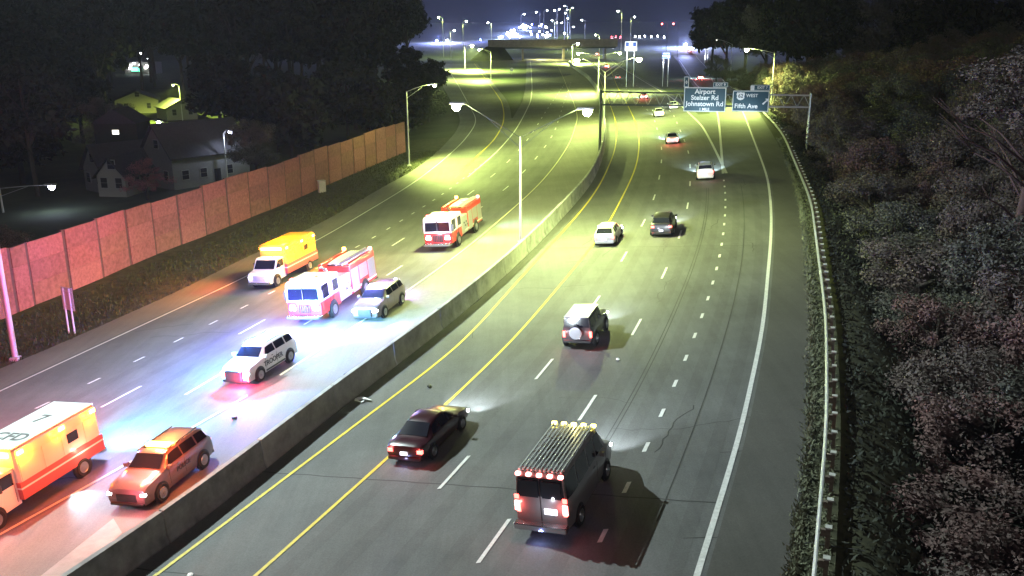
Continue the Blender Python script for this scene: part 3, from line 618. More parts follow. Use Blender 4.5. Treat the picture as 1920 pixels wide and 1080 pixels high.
light('POINT', (3.9, 1.7, 1.1), (1, 0.22, 0.22), 187, t, .06, name='strobe_glow')
light('SPOT', (1.0, -1.4, 2.9), (1, 0.09, 0.13), 8960, t, .2, aim=(-.25, -1, .0), spot=130, blend=.7, name='strobe_glow'); light('SPOT', (-3.4, -1.4, 2.9), (1, 0.08, 0.15), 10240, t, .2, aim=(-.9, -1, .0), spot=120, blend=.7, name='strobe_glow')
light('SPOT', (x0-.35, .2, 2.75), (0.21, 0.67, 1.0), 14400, t, .1, aim=(-1, .18, -.62), spot=100, blend=.9, name='scene_light'); light('POINT', (x0-.6, .9, 2.2), (0.35, 0.35, 1), 1215, t, .1, name='strobe_glow')
light('SPOT', (x0+2.6, 1.45, .75), (0.34, 0.79, 1.0), 810, t, .05, aim=(.5, 1, -.50), spot=55, blend=.7, name='ground_light')

t, x0, x1 = ambulance('ambulance glowing yellow and orange, stopped farther back beside the left shoulder', None, None, 0)
h = head_of(DD, 74, True); r_ = at(522, 532); lft = Vector((-math.sin(h), math.cos(h), 0)); fw = Vector((math.cos(h), math.sin(h), 0)); c = r_ - lft*1.0 - fw*2.6; place(t, c.x, c.y, h)
for xx, pw in ((-3.0, 420), (-1.4, 420), (.3, 420), (1.3, 420)): light('POINT', (xx, 1.5, 2.5), (1, .26, .0), pw*2.6, t, .08, name='strobe_glow')
light('POINT', (x1+.8, 0, 3.2), (1, 0.5, 0.3), 272, t, .15, name='strobe_glow'); light('SPOT', (1.5, -1.4, 2.9), (1, 0.25, 0.04), 7168, t, .2, aim=(.7, -1, .0), spot=125, blend=.8, name='strobe_glow'); light('SPOT', (-3, -1.4, 2.9), (1, 0.16, 0.12), 2560, t, .2, aim=(-.7, -1, 0), spot=125, blend=.8, name='strobe_glow')
light('POINT', (4.4, .5, 1.2), (0.83, 0.53, 1.0), 65, t, .1, name='strobe_glow'); light('POINT', (-.6, 0, 3.8), (1, .26, .01), 2600, t, .2, name='strobe_glow')

def fire_truck(label, group=None):
    L = 9.2; Wd = 2.5; t = empty('fire_truck'); tag(t, label, 'fire truck', group); f = L/2
    cabx = f-2.9
    pts = [(cabx, .62), (cabx, 2.78), (cabx+.1, 2.86), (f-.35, 2.86), (f-.10, 2.74), (f+.0, 1.62), (f+.02, .62)]
    MB().prism(pts, (-Wd/2, Wd/2)).build('cab', P['red'], t, sm=True, angle=25)
    MB().prism([(cabx-.01, 1.55), (cabx-.01, 2.88), (f-.36, 2.90), (f-.06, 2.76), (f+.045, 1.55)], (-Wd/2-.012, Wd/2+.012)).build('white_cab_top', P['white'], t, sm=True, angle=25)
    g = MB(); g.quad((f-.050, -1.10, 2.60), (f-.050, 1.10, 2.60), (f+.058, 1.14, 1.72), (f+.058, -1.14, 1.72)); g.build('windshield', M['glass'], t)
    MB().box(f+.0, f+.075, -.03, .03, 1.68, 2.62).build('windshield_divider', M['black'], t)
    for s in (1, -1):
        y0, y1 = (Wd/2+.005, Wd/2+.022) if s > 0 else (-Wd/2-.022, -Wd/2-.005)
        MB().prism([(cabx+.12, 1.75), (cabx+.12, 2.55), (cabx+.95, 2.55), (cabx+.95, 1.75)], (y0, y1)).build('cab_window', M['glass'], t)
        MB().prism([(f-1.3, 1.65), (f-1.3, 2.6), (f-.35, 2.6), (f-.20, 1.65)], (y0, y1)).build('cab_window', M['glass'], t)
        for xx in (cabx+1.05, f-1.42): MB().box(xx-.012, xx+.012, y0, y1+(.004 if s > 0 else 0), .8, 2.65).build('door_seam', M['black'], t)
        for xx in (cabx+.95, f-.2): MB().tube([(xx, s*(Wd/2+.06), .95), (xx, s*(Wd/2+.06), 1.75)], .022, 6).build('grab_rail', M['chrome'], t)
        MB().box(f+.02, f+.10, s*.88-.22, s*.88+.22, 1.00, 1.22, .02).build('headlight', E['head'], t)
        MB().box(f+.02, f+.09, s*.88-.22, s*.88+.22, 1.26, 1.40, .02).build('grille_strobe', E['red'], t)
        MB().box(f-.1, f+.02, s*1.3-.06, s*1.3+.14*s+.06, 1.7, 2.35, .03).build('wing_mirror', M['chrome'], t)
        # body compartments with roll-up doors
        for xa, xb, za, zb_ in ((-f+.12, -f+1.35, 1.05, 2.42), (-f+1.5, -f+2.9, 1.35, 2.42), (-f+3.05, -f+4.2, .72, 2.42)):
            d = MB(); nsl = 9
            for q in range(nsl):
                z0 = za+(zb_-za)*q/nsl; z1 = za+(zb_-za)*(q+1)/nsl-.018; d.box(xa, xb, min(s*(Wd/2-.01), s*(Wd/2+.018)), max(s*(Wd/2-.01), s*(Wd/2+.018)), z0, z1)
            d.build('roll_door', M['shutter'], t)
        MB().box(-f+.05, -f+4.3, s*1.13-.12, s*1.13+.12, 2.72, 2.86, .02).build('upper_rail', P['red'], t)
        MB().box(-f+.02, cabx-.9, min(s*Wd/2, s*(Wd/2+.014)), max(s*Wd/2, s*(Wd/2+.014)), .86, 1.0).build('side_stripe', P['white'], t)
        MB().box(-f-.05, -f+.03, s*1.05-.1, s*1.05+.1, 1.0, 1.5, .01).build('tail_light', E['tail'], t)
        MB().lathe((-f+.25, s*1.08, 3.02), [(.13, -.1), (.15, 0), (.13, .1), (.05, .13)], 'z', 14).build('rear_beacon', E['pink'] if s > 0 else E['orange'], t)
        for xx in (f-1.75, -f+2.2):
            MB().lathe((xx, s*(Wd/2-.10), .54), [(.68, 0), (.68, s*.115), (.4, s*.118), (.02, s*.118)], seg=24).build('wheel_arch', M['black'], t)
            wheel(t, xx, s*(Wd/2-.06), .53, .34, s)
    MB().box(-f, -f+4.35, -Wd/2, Wd/2, .66, 2.72, .04).build('equipment_body', P['red'], t, sm=True, angle=30)
    MB().box(-f+4.36, cabx-.02, -Wd/2+.03, Wd/2-.03, .66, 2.30, .03).build('pump_panel', M['shutter'], t, sm=True, angle=30)
    for k_ in range(4):
        for s in (1, -1): MB().lathe((-f+4.6+.32*k_, s*(Wd/2-.02), 1.35+.3*(k_ % 2)), [(.09, 0), (.09, s*.07), (.05, s*.1)], seg=12).build('pump_gauge', M['chrome'], t)
    MB().box(-f+.3, -f+4.2, -.55, .55, 2.72, 2.80).build('hose_bed', M['black'], t)
    lad = MB()
    for s in (-.24, .24): lad.box(-f-.1, -f+5.0, .78+s-.03, .78+s+.03, 2.95, 3.05)
    for q in range(15): lad.box(-f+.1+.34*q, -f+.14+.34*q, .54, 1.02, 2.97, 3.03)
    lad.build('ladder', M['galv'], t)
    for xx in (-f+.5, -f+4.2): MB().box(xx, xx+.08, .5, 1.06, 2.86, 2.95).build('ladder_rest', M['galv'], t)
    for q in range(5): MB().tube([(-f+.4, -.42+.2*q, 2.86), (-f+2.4, -.40+.2*q, 2.93), (-f+4.1, -.44+.2*q, 2.86)], .085, 7).build('hose_row', mat('hose_jacket', (.5, .48, .36), .9) if q == 0 and 'hose_jacket' not in bpy.data.materials else bpy.data.materials['hose_jacket'], t)
    MB().lathe((cabx-.7, 0, 2.30), [(.22, 0), (.22, .25), (.12, .45), (.10, .6)], 'z', 12).build('deck_gun', M['chrome'], t)
    MB().tube([(cabx-.7, 0, 2.85), (cabx-.2, 0, 3.15), (cabx+.2, 0, 3.2)], [.10, .09, .07], 8).build('deck_gun_barrel', M['chrome'], t)
    MB().box(f-.75, f-.42, -1.1, 1.1, 2.91, 3.06, .03).build('light_bar', E['red'], t); MB().box(f-1.75, f-1.45, -.35, .35, 2.91, 3.05, .03).build('roof_vent', P['white'], t)
    for s in (1, -1): MB().box(f-1.25, f-.95, s*.9-.2, s*.9+.2, 2.90, 3.0, .02).build('roof_box', P['white'], t)
    gr = MB()
    for q in range(6): gr.box(f+.02, f+.075, -.42+.16*q-.05, -.42+.16*q+.05, .78, 1.38)
    gr.build('grille', M['black'], t)
    MB().box(f-.1, f+.55, -Wd/2, Wd/2, .46, .70, .05).build('front_bumper', M['chrome'], t)
    MB().box(-f-.35, -f+.02, -Wd/2+.05, Wd/2-.05, .50, .62, .02).build('tailboard', M['chrome'], t)
    MB().box(-f+.1, f-.2, -.45, .45, .40, .66).build('chassis', M['black'], t)
    return t
ft = fire_truck('nearer of the two fire trucks, lit blue white at its nose beside the glowing ambulance')
r_ = at(627, 590); h = head_of(PP, r_.y, True)+.06; lft = Vector((-math.sin(h), math.cos(h), 0)); fw = Vector((math.cos(h), math.sin(h), 0)); c = r_ - lft*1.2 - fw*(4.6-1.75); place(ft, c.x, c.y, h)
ft2 = copy_tree(ft); tag(ft2, 'farther of the two fire trucks, standing alone left of the median lamp post', 'fire truck')
r_ = at(861, 460); h = head_of(PP, r_.y, True)+.03; lft = Vector((-math.sin(h), math.cos(h), 0)); fw = Vector((math.cos(h), math.sin(h), 0)); c = r_ - lft*1.2 - fw*(4.6-1.75); place(ft2, c.x, c.y, h)
light('POINT', (7.2, -1.0, 1.2), (0.12, 0.12, 1), 7680, ft, .1, name='strobe_glow'); light('POINT', (6.6, 1.2, 1.3), (0.35, 0.85, 1), 1458, ft, .15, name='strobe_glow'); light('POINT', (4.3, 0, 3.6), (1, 0.25, 0.18), 400, ft, .15, name='strobe_glow')
light('SPOT', (4.9, .9, 2.7), (0.21, 0.67, 1.0), 2700, ft, .1, aim=(1, .35, -.45), spot=95, blend=.9, name='scene_light'); light('POINT', (0, 2.1, 2.9), (0.75, 0.67, 1.0), 324, ft, .15, name='strobe_glow'); light('POINT', (6.6, -1.2, .8), (0.2, 0.25, 1), 1440, ft, .1, name='strobe_glow')
light('POINT', (-1, -.6, 4.0), (1, 0.45, 0.35), 143, ft, .15, name='strobe_glow')
light('POINT', (5.8, -.2, 1.5), (0.75, 0.75, 1.0), 181, ft2, .15, name='strobe_glow'); light('POINT', (4.3, 0, 3.7), (1, 0.5, 0.1), 507, ft2, .15, name='strobe_glow'); light('POINT', (3.2, 2.3, 2.2), (1.0, 0.34, 0.4), 113, ft2, .1, name='strobe_glow')
light('SPOT', (-4.3, 1.3, 2.7), (0.29, 0.83, 1.0), 1872, ft2, .1, aim=(-.35, 1, -.62), spot=80, blend=.9, name='scene_light'); light('SPOT', (.5, 1.3, 2.5), (0.4, 0.91, 1.0), 972, ft2, .1, aim=(.1, 1, -.9), spot=70, blend=.9, name='scene_light')
light('SPOT', (-4.8, -.2, 2.9), (0.67, 0.29, 1.0), 216, ft2, .1, aim=(-1, .0, -.3), spot=90, blend=.9, name='scene_light')

# --- moving traffic on the right (eastbound) carriageway
def rearpos(t, px, py, L, l=None, dh=0., dy=0):
    r_ = at(px, py); h = head_of(l or AL, r_.y)+dh; place(t, r_.x+math.cos(h)*L/2, r_.y+math.sin(h)*L/2, h); return h
t, k = car('dark_sedan', 'dark maroon sedan with bright red tail lights driving beside the left yellow line', 'car', 'sedan', 4.9, 1.86, 1.48, P['maroon'], wr=.34); rearpos(t, 757, 872, 4.9, Y2); beams(t, 4.9, 1.86, .65, 380); tailglow(t, 4.9, 1.86)
MB().box(-1.15, -1.05, -.3, .3, 1.18, 1.21).build('high_brake_light', E['tail'], t)
light('POINT', (-2.75, 0, .30), (.45, .5, 1), 6, t, .05, name='plate_glow')
t, k = car('high_roof_van', 'high boxy van with slatted roof rack and marker lamps, nearest us in the right lanes', 'van', 'van', 6.0, 2.15, 2.55, P['grey'], wr=.40, zb=.34, plate=False)
rearpos(t, 1014, 1010, 6.0, AL)
for q in range(5):
    yy = -.82+.41*q; MB().box(-3.02, -2.86, yy-.09, yy+.09, 2.44, 2.56, .02).build('marker_lamp', E['pink'], t); MB().box(1.15, 1.30, yy-.10, yy+.10, 2.55, 2.66, .02).build('marker_lamp', E['yel'], t)
for q in range(11):
    yy = -.80+.16*q; MB().box(-2.85, 1.1, yy-.03, yy+.03, 2.60, 2.66).build('roof_slat', M['galv'], t)
for xx in (-2.6, -1.3, 0, .95): MB().box(xx, xx+.07, -.86, .86, 2.56, 2.60).build('rack_bar', M['galv'], t)
for s in (1, -1):
    MB().box(-3.02, -2.99, s*.08, s*.80, 1.62, 2.28).build('rear_door_window', M['glass'], t); MB().box(-3.04, -2.98, s*.93-.10, s*.93+.10, 1.02, 1.42, .02).build('tail_light', E['pink'], t)
    MB().box(-3.03, -2.985, s*.93-.09, s*.93+.09, 1.50, 1.68, .02).build('brake_light', E['tail'], t)
MB().box(-3.045, -3.0, -.62, -.12, .98, 1.22, .01).build('licence_plate', E['plate'], t)
MB().box(-3.030, -3.0, -.012, .012, .7, 2.35).build('door_seam', M['black'], t); MB().box(-3.35, -3.0, -1.02, 1.02, .42, .66, .03).build('step_bumper', M['chrome'], t)
tailglow(t, 6.0, 2.15, 1.3, 16); light('POINT', (-3.5, -.3, 1.35), (.8, .85, 1), 14, t, .05, name='plate_glow'); light('POINT', (-3.45, 0, .35), (.3, .4, 1), 10, t, .1, name='plate_glow'); beams(t, 6.0, 2.15, .85, 450)
light('POINT', (1.3, 0, 2.95), (1, .85, .25), 26, t, .1, name='marker_glow')
t, k = car('jeep', 'boxy dark suv with white roof and a spare wheel on its tailgate', 'suv', 'boxy', 4.2, 1.88, 1.86, P['dark'], wr=.42, zb=.36); rearpos(t, 1082, 657, 4.2, AL, dy=0)
MB().box(-2.0, .42, -.74, .74, 1.872, 1.93, .02).build('hard_top', P['white'], t)
w_ = wheel(t, 0, 0, .38, .24, 1); w_.rotation_euler = (0, 0, PI/2); w_.location = (-2.27, 0, 1.05); w_.name = 'spare_wheel'; MB().lathe((-2.405, 0, 1.05), [(.37, 0), (.33, -.03), (.05, -.04)], 'x', 22).build('spare_wheel_cover', P['silver'], t)
tailglow(t, 4.2, 1.88, 1.0, 18); light('POINT', (-2.6, 0, 1.75), (.6, .55, 1), 10, t, .05, name='plate_glow'); beams(t, 4.2, 1.88, .8, 420)
t, k = car('white_hatchback', 'white hatchback just left of the lane lines ahead of the bright road patch', 'car', 'hatch', 4.4, 1.8, 1.55, P['white'], wr=.33); rearpos(t, 1134, 465, 4.4, Y2)
beams(t, 4.4, 1.8, .65, 120)
t, k = car('dark_crossover', 'black crossover with pale lower body lit by headlights, right of the white hatchback', 'suv', 'suv', 4.6, 1.88, 1.7, P['black'], wr=.36); rearpos(t, 1241, 449, 4.6, AL); beams(t, 4.6, 1.88, .7, 600); tailglow(t, 4.6, 1.88, .95, 10); light('POINT', (-2.6, .3, .75), (.8, .85, 1), 8, t, .05, name='plate_glow')
t, k = car('white_suv', 'white suv with roof rack near the point where the exit lane splits', 'suv', 'suv', 4.8, 1.92, 1.75, P['white'], wr=.36); rearpos(t, 1325, 343, 4.8, AL); beams(t, 4.8, 1.92, .7, 1600, (.7, .95, 1)); tailglow(t, 4.8, 1.92, .95, 8)
for s in (1, -1): MB().box(-1.8, .5, s*.62-.03, s*.62+.03, 1.78, 1.83).build('roof_rail', M['black'], t)
light('POINT', (-2.9, 0, 1.5), (1, .95, .95), 25, t, .1, name='rear_glow')
t, k = car('brake_lit_car', 'small dark car with orange red brake glow below the overhead sign gantry', 'car', 'sedan', 4.6, 1.82, 1.45, P['silver'], wr=.33); rearpos(t, 1264, 274, 4.6, AL); beams(t, 4.6, 1.82, .65, 2600, (.55, .85, 1)); tailglow(t, 4.6, 1.82, .8, 120)
t, k = car('white_sedan', 'white sedan just under the gantry truss, left of the other white sedan', 'car', 'sedan', 4.8, 1.85, 1.5, P['white'], wr=.33); rearpos(t, 1240, 223, 4.8, G1); beams(t, 4.8, 1.85, .65, 900); light('POINT', (-3.2, 0, 1.6), (1, .95, 1), 60, t, .1, name='rear_glow')
t, k = car('white_sedan', 'white sedan with dark rear window beside the left edge of the airport sign', 'car', 'sedan', 4.8, 1.85, 1.5, P['white'], wr=.33); rearpos(t, 1267, 209, 4.8, G1); beams(t, 4.8, 1.85, .65, 900); light('POINT', (-3.2, 0, 1.6), (1, .9, .95), 60, t, .1, name='rear_glow')
t, k = car('far_sedan', 'pink lit sedan seen through the truss of the sign gantry', 'car', 'sedan', 4.8, 1.85, 1.5, P['silver'], wr=.33); rearpos(t, 1211, 189, 4.8, G1); beams(t, 4.8, 1.85, .65, 4500, (.5, .8, 1)); tailglow(t, 4.8, 1.85, .8, 260)
farc = t
def farcar(px, py, label, l=G1, back=False, p=0, col=(1, 1, 1), grp=None, tail=0):
    c = farc.copy(); COL.objects.link(c)
    for ch in list(farc.children):
        if ch.type == 'LIGHT': continue
        q = ch.copy(); COL.objects.link(q); q.parent = c
        for g_ in list(ch.children): g2 = g_.copy(); COL.objects.link(g2); g2.parent = q
    r_ = at(px, py); place(c, r_.x, r_.y, head_of(l, r_.y, back)); tag(c, label, 'car', grp)
    if grp is None and 'group' in c: del c['group']
    if p: light('POINT', (3.6 if back else 3.2, 0, 1.3), col, p, c, .2, name='headlight_glow')
    if tail: tailglow(c, 4.8, 1.85, .8, tail)
    return c
farcar(1162, 150, 'small dark car alone in its lane far up the right carriageway', G1, False, 900, (.8, .95, 1))
farcar(1317, 152, 'pale car with pinkish lights on the exit ramp behind the signs', G2, False, 5000, (.6, 1, .95), tail=1500)
farcar(1142, 128, 'car beside the far end of the right carriageway under the bright lamp', G1, False, 3500, (.6, .8, 1), tail=500)
farcar(1124, 104, 'farthest car in the bright blue patch under the lamps', BARR, False, 5000, (.5, .7, 1), tail=800)

# --- debris
def debris(name, label, px, py, mk):
    p = at(px, py); o = mk(); o.name = name; o.location = (p.x, p.y, gz(p.x, p.y)+.035); tag(o, label, 'debris'); return o
def scrap():
    b = MB(); b.grid([[(x-.4, y+.10*math.sin(x*5), .04+.12*abs(math.sin(x*3+y*4))) for y in (-.12, 0, .12)] for x in np.linspace(0, .9, 7)]); b.grid([[(x-.35, y-.2, .03+.1*abs(math.cos(x*5))) for y in (-.08, .08)] for x in np.linspace(0, .5, 5)]); return b.build('scrap', M['signwhite'])
def lump(c=M['black'], s=.16):
    def f():
        b = MB(); rows = []
        for i in range(5):
            r = s*math.sin(PI*(i+.5)/5.5)*random.uniform(.8, 1.2); rows.append([(r*math.cos(a)*random.uniform(.8, 1.2), r*math.sin(a)*random.uniform(.8, 1.2)*1.4, s*.9*i/4) for a in np.linspace(0, 2*PI, 9)[:-1]])
        b.grid([r+[r[0]] for r in rows]); b.f.append(tuple(len(b.v)-9+k for k in range(8))); return b.build('lump', c)
    return f
debris('metal_scrap', 'crumpled pale metal scrap lying at the foot of the median barrier', 677, 750, scrap)
debris('road_debris', 'dark lump of debris on the pale median shoulder behind the dark suv', 437, 781, lump())
debris('road_debris', 'dark lump beside the median barrier near the white police suv', 648, 702, lump())
debris('road_debris', 'small dark lump between the two yellow lines', 803, 725, lump(s=.13))
debris('litter', 'tiny white piece of litter between lanes behind the boxy suv', 1157, 678, lump(M['signwhite'], .11))
debris('litter', 'white litter by the bottom edge beside the left yellow line', 350, 1076, lump(M['signwhite'], .11))

# ------------------------------------------------------------------ street lamps, gantry, signs
GREEN = (.78, 1, .24); COOL = (.80, .93, 1); YG = (.88, 1, .30)
def lamp_post(label, base, hgt, arms, cat='street lamp', group=None, r0=.13, name='street_lamp', power=3000, col=GREEN, lens='lampg', pad=.5, head=1.0, tilt=0., cone=164, straight=False, blend=.45):
    t = empty(name, base); tag(t, label, cat, group)
    MB().tube([(0, 0, -.3), (0, 0, hgt*.5), (0, 0, hgt)], [r0, r0*.8, r0*.6], 10).build('pole', M['pole'], t, sm=True, angle=40)
    if pad: MB().box(-.28, .28, -.28, .28, -.4, pad*.5, .04).build('base', M['conc'], t)
    for dx, dy, dz in arms:
        d = Vector((dx, dy, 0)); L = d.length; u = d/L; p0 = Vector((0, 0, hgt-.1))
        pts = [p0, p0+u*L*.3+Vector((0, 0, dz*.42)), p0+u*L*.65+Vector((0, 0, dz*.8)), p0+u*L+Vector((0, 0, dz))] if not straight else [p0+u*L*k_+Vector((0, 0, dz*k_)) for k_ in (0, .33, .66, 1)]
        a_ = MB().tube(pts, [.055, .05, .045, .04] if not straight else .035, 7).build('arm', M['pole'] if not straight else M['darkmetal'], t, sm=True)
        MB().tube([Vector((0, 0, hgt-1.0)), p0+u*L*.62+Vector((0, 0, dz*.62))], .025, 5).build('brace', M['pole'] if not straight else M['darkmetal'], t)
        e = pts[-1]; R = Matrix(((u.x, -u.y, 0, e.x), (u.y, u.x, 0, e.y), (0, 0, 1, e.z), (0, 0, 0, 1)))
        hd = MB().box(-.05, .85*head, -.19*head, .19*head, -.06, .14, .05).build('luminaire', M['pole'], t, sm=True, angle=30); hd.matrix_local = R
        ln = MB().lathe((.5*head, 0, -.06), [(.22*head, 0), (.24*head, -.08*head), (.20*head, -.22*head), (.10*head, -.32*head), (.02, -.34*head)], 'z', 14).build('lens', E[lens], hd, sm=True)
        if power:
            q = e + u*.5*head; light('SPOT', (q.x, q.y, q.z-.62*head**.5), col, power*5, t, .16, aim=(tilt*u.x, tilt*u.y+.03, -1), spot=cone, blend=blend); light('POINT', (q.x, q.y, q.z-.62*head**.5), col, min(power*.35, 6000), t, .2, name='lens_glow')
    return t
# left side, tall lamp whose head is above the frame
gb = at(28, 665); lamp_post('tall lamp post on a concrete foot at the left edge, its head above the picture', (gb.x, gb.y, gb.z), 35.0, [(3.2, -1.2, .6)], power=27000, col=(.80, .97, .95), lens='lampw', r0=.19, tilt=1.25, cone=122, blend=1)
gb = at(770, 310); l = atd(820, 155, gb.y-.6); lamp_post('grey lamp post at the far end of the noise wall', (gb.x, gb.y, gb.z), 10.9, [(l.x-gb.x-.5, -.8, 1.1)], power=11000, tilt=.8, cone=140)
gb = at(977, 457); y_ = gb.y; ll = atd(865, 192, y_+.8); lr = atd(1098, 203, y_-.8)
lamp_post('twin armed lamp post standing on the median barrier', (gb.x, y_, gb.z), 9.35, [(ll.x-gb.x+.5, 1.0, ll.z-gb.z-9.35), (lr.x-gb.x-.5, -1.0, lr.z-gb.z-9.35)], power=4900, head=1.6, col=(.82, 1, .30), straight=True, r0=.12)
def lamp_at(px, py, hgt, dirx, label, power=5000, d=None, group=None, lens='lampg', col=GREEN, arm=2.2, head=1.3, name='street_lamp', twin=False):
    p = at(px, py, hgt) if d is None else atd(px, py, d)
    bx, by = p.x - dirx*(arm+.5), p.y; g = gz(bx, by); h = p.z-g-.9
    if h < 3: h = 3
    a = [(dirx*arm, 0, .9)] + ([(-dirx*arm, 0, .9)] if twin else [])
    return lamp_post(label, (bx, by, g), h, a, power=power, group=group, lens=lens, col=col, head=head, name=name, pad=0, r0=.14 if by < 400 else .22)
lamp_at(1408, 95, 10.5, -1, 'bright lamp post at the wood edge behind the right end of the signs', 11000, d=178, arm=4.6, head=1.6)
yb = 163.0; bx = BARR(yb)-.4; ll = atd(1089, 112, yb); lr = atd(1200, 111, yb); gg = gz(bx, yb)
lamp_post('second twin armed lamp post on the median, behind the left end of the gantry', (bx, yb, gg), 9.6, [(ll.x-bx+.7, 0, ll.z-gg-9.5), (lr.x-bx-.7, 0, lr.z-gg-9.5)], power=5200, head=1.9)
yb = 262.0; bx = BARR(yb)-.4; gg = gz(bx, yb)
lamp_post('third twin armed lamp post on the median, small behind the second', (bx, yb, gg), 10.4, [(-5, 0, 1.0), (5, 0, 1.0)], power=14000, head=1.6)
q3 = at(905, 150); lamp_post('added lamp post on the grass between the left ramp and the main lanes', (q3.x+4, q3.y, gz(q3.x, q3.y)), 10.4, [(-3.5, 0, 1.0)], power=26000, head=1.6)  # added to light the dark far left lanes
lamp_at(1085, 82, 11, 1, 'farthest median lamp post, just below the bridge level', 90000, arm=1.5, head=3.0, lens='lampw')
lamp_at(886, 83, 11, 1, 'lamp post at the top of the left ramp', 150000, arm=2, head=3.0, d=430)
lamp_post('bare grey pole at the wood edge, no lamp lit on it', tuple(at(1373, 160)), 13.0, [(-4.5, 2, 1.6)], power=0, pad=0, lens='dim')
# extra lamps off the frame that light the road (the row of twin median lamps goes on)
dist = 'distant street lamps near the horizon'; dl = 'distant white street lamp on a tall pole among the lights near the horizon'
for i, (px, py, d) in enumerate([(830,30,640),(878,38,700),(922,41,720),(855,55,620),(1013,22,760),(1030,19.5,800),(1047,19.5,850),(1053,17.5,900),(1066,11.5,950),(1068,19,1000),(1067,25,1050),(1069,34.5,900),(1060,43,850),(1079,50.5,800),(1098,38,760),(987,25.7,780),(1166.5,22,640),(1194,33,700),(1124,66,640),(1078,15,1000),(1042,38,900),(1049,43,950),(1065,62,700)]):
    dn = d*.62; lamp_at(px, py, 0, 1 if i % 2 else -1, dl, 5000 if i < 4 or i > 15 else 0, d=d, group=dist, lens='lampw' if i not in (0, 18) else 'lampg', head=2.3, arm=1.5)
# bright far strobe row (crash scene beyond the bridge) : vehicles with tall strobes
def beacon_car(px, py, label, cols, p, l=G1, grp=None):
    c = farcar(px, py, label, l, True, 0, grp=grp)
    for i, (e_, cc) in enumerate(cols):
        yy = (i-(len(cols)-1)/2)*.9
        MB().box(-.4, .4, yy-.42, yy+.42, 1.5, 2.3, .06).build('light_bar', E[e_], c); (light('POINT', (0, yy, 2.9), cc, p, c, .4, name='strobe_glow') if p else None)
    return c
BLU = (.12, .18, 1); WHT = (.40, .52, 1); RD = (1, .1, .12)
pg = 'flashing police vehicles far beyond the bridge'; pl = 'tiny flashing police vehicle far beyond the bridge among blue white lights'
cl = random.Random(4)
for i in range(46):
    px = 940+cl.random()*100; hi_ = 73-34*max(0, 1-abs(px-1003)/58)**.8; py = cl.uniform(hi_, 74)
    if py < 44: py = cl.uniform(44, 70)
    beacon_car(px, py, pl, [('white', WHT), ('blue' if i % 2 else 'white', BLU if i % 2 else WHT)], 52000 if i % 5 == 0 else 0, N2, pg)
beacon_car(824, 79, 'left one of two flashing police cars on the far left ramp top', [('blue', BLU), ('white', WHT)], 120000, N1)
beacon_car(844, 78, 'right one of two flashing police cars on the far left ramp top', [('white', WHT), ('white', (.8, .7, 1))], 150000, N1)
beacon_car(906, 77, 'single blue flashing police car between the left ramp and the bridge', [('blue', BLU)], 26000, N1)
beacon_car(1289, 92, 'brightest flashing police car, blocking the exit ramp at its top', [('blue', BLU), ('white', WHT), ('white', (.7, .8, 1))], 260000, G2)
beacon_car(1296, 99, 'police car with pink red strobe just below the brightest one on the exit ramp', [('pink', RD)], 9000, G2)
for i, (px, py) in enumerate(((1152, 75), (1160, 74), (1168, 75))): beacon_car(px, py, 'tiny car with red lights queued on the cross road far off', [('red', RD)], 900, G1, 'red lit cars queued on the cross road')
for px, py in ((1196, 74), (1204, 75), (1214, 74), (1226, 75), (1238, 74), (1250, 76)): beacon_car(px, py, 'tiny car with white lights queued on the cross road far off', [('white', WHT)], 2200, G1, 'white lit cars queued on the cross road')
def signal(px, py, label):
    p = atd(px, py, 620); g = gz(p.x, p.y); t = empty('traffic_light', (p.x, p.y, g)); tag(t, label, 'traffic light'); h = p.z-g
    MB().tube([(3.5, 0, 0), (3.5, 0, h+.5)], .15, 8).build('pole', M['darkmetal'], t); MB().tube([(3.5, 0, h+1.3), (0, 0, h+1.3)], .1, 6).build('mast_arm', M['darkmetal'], t)
    MB().box(-.35, .35, -.2, .2, h-1.4, h+1.2, .05).build('housing', M['black'], t); MB().lathe((0, -.22, h), [(.55, 0), (.5, -.15), (.1, -.3)], 'y', 14).build('red_light', E['pink'], t); light('POINT', (0, -1.2, h), (1, .1, .2), 900, t, .3)
signal(1246.5, 48, 'left one of two red traffic lights far off beside the exit ramp top'); signal(1268, 48, 'right one of two red traffic lights far off beside the exit ramp top')

# gantry
gl = at(1122, 292); yL = gl.y; xL = BARR(yL)-.6; zt = atd(1140, 174, yL).z; zb_ = atd(1140, 198, yL).z
yR = yL-6.5; xR = atd(1524, 185, yR).x; zRt = atd(1524, 185, yR).z; zRb = atd(1524, 207, yR).z
print('gantry', xL, yL, zt, zb_, xR, yR, zRt, zRb)
GA = Vector((xL, yL, 0)); GB = Vector((xR, yR, 0)); gu = (GB-GA); GL = gu.length; gu = gu/GL; gn = Vector((gu.y, -gu.x, 0))  # gn towards camera
t = empty('sign_gantry', (xL, yL, gz(xL, yL))); tag(t, 'steel truss sign gantry spanning the right carriageway', 'sign gantry'); o = t.location
def GP(s, d, z): 
    p = GA+gu*s+gn*d; return Vector((p.x-o.x, p.y-o.y, z-o.z))
ztop = lambda s: zt+(zRt-zt)*s/GL
zbot = lambda s: zb_+(zRb-zb_)*s/GL
for d in (-.45, .45):
    for zf, nm_ in ((ztop, 'top_chord'), (zbot, 'bottom_chord')):
        MB().tube([GP(0, d, zf(0)), GP(GL*.72, d, zf(GL*.72))], .085, 8).build(nm_, M['darkmetal'], t); MB().tube([GP(GL*.72, d, zf(GL*.72)), GP(GL, d, zf(GL))], .085, 8).build(nm_, M['signback'], t)
    n = 34
    for i in range(n):
        a, b2 = GL*i/n, GL*(i+1)/n; MB().tube([GP(a, d, ztop(a) if i % 2 else zbot(a)), GP(b2, d, zbot(b2) if i % 2 else ztop(b2))], .024, 5).build('truss_brace', M['galv'], t)
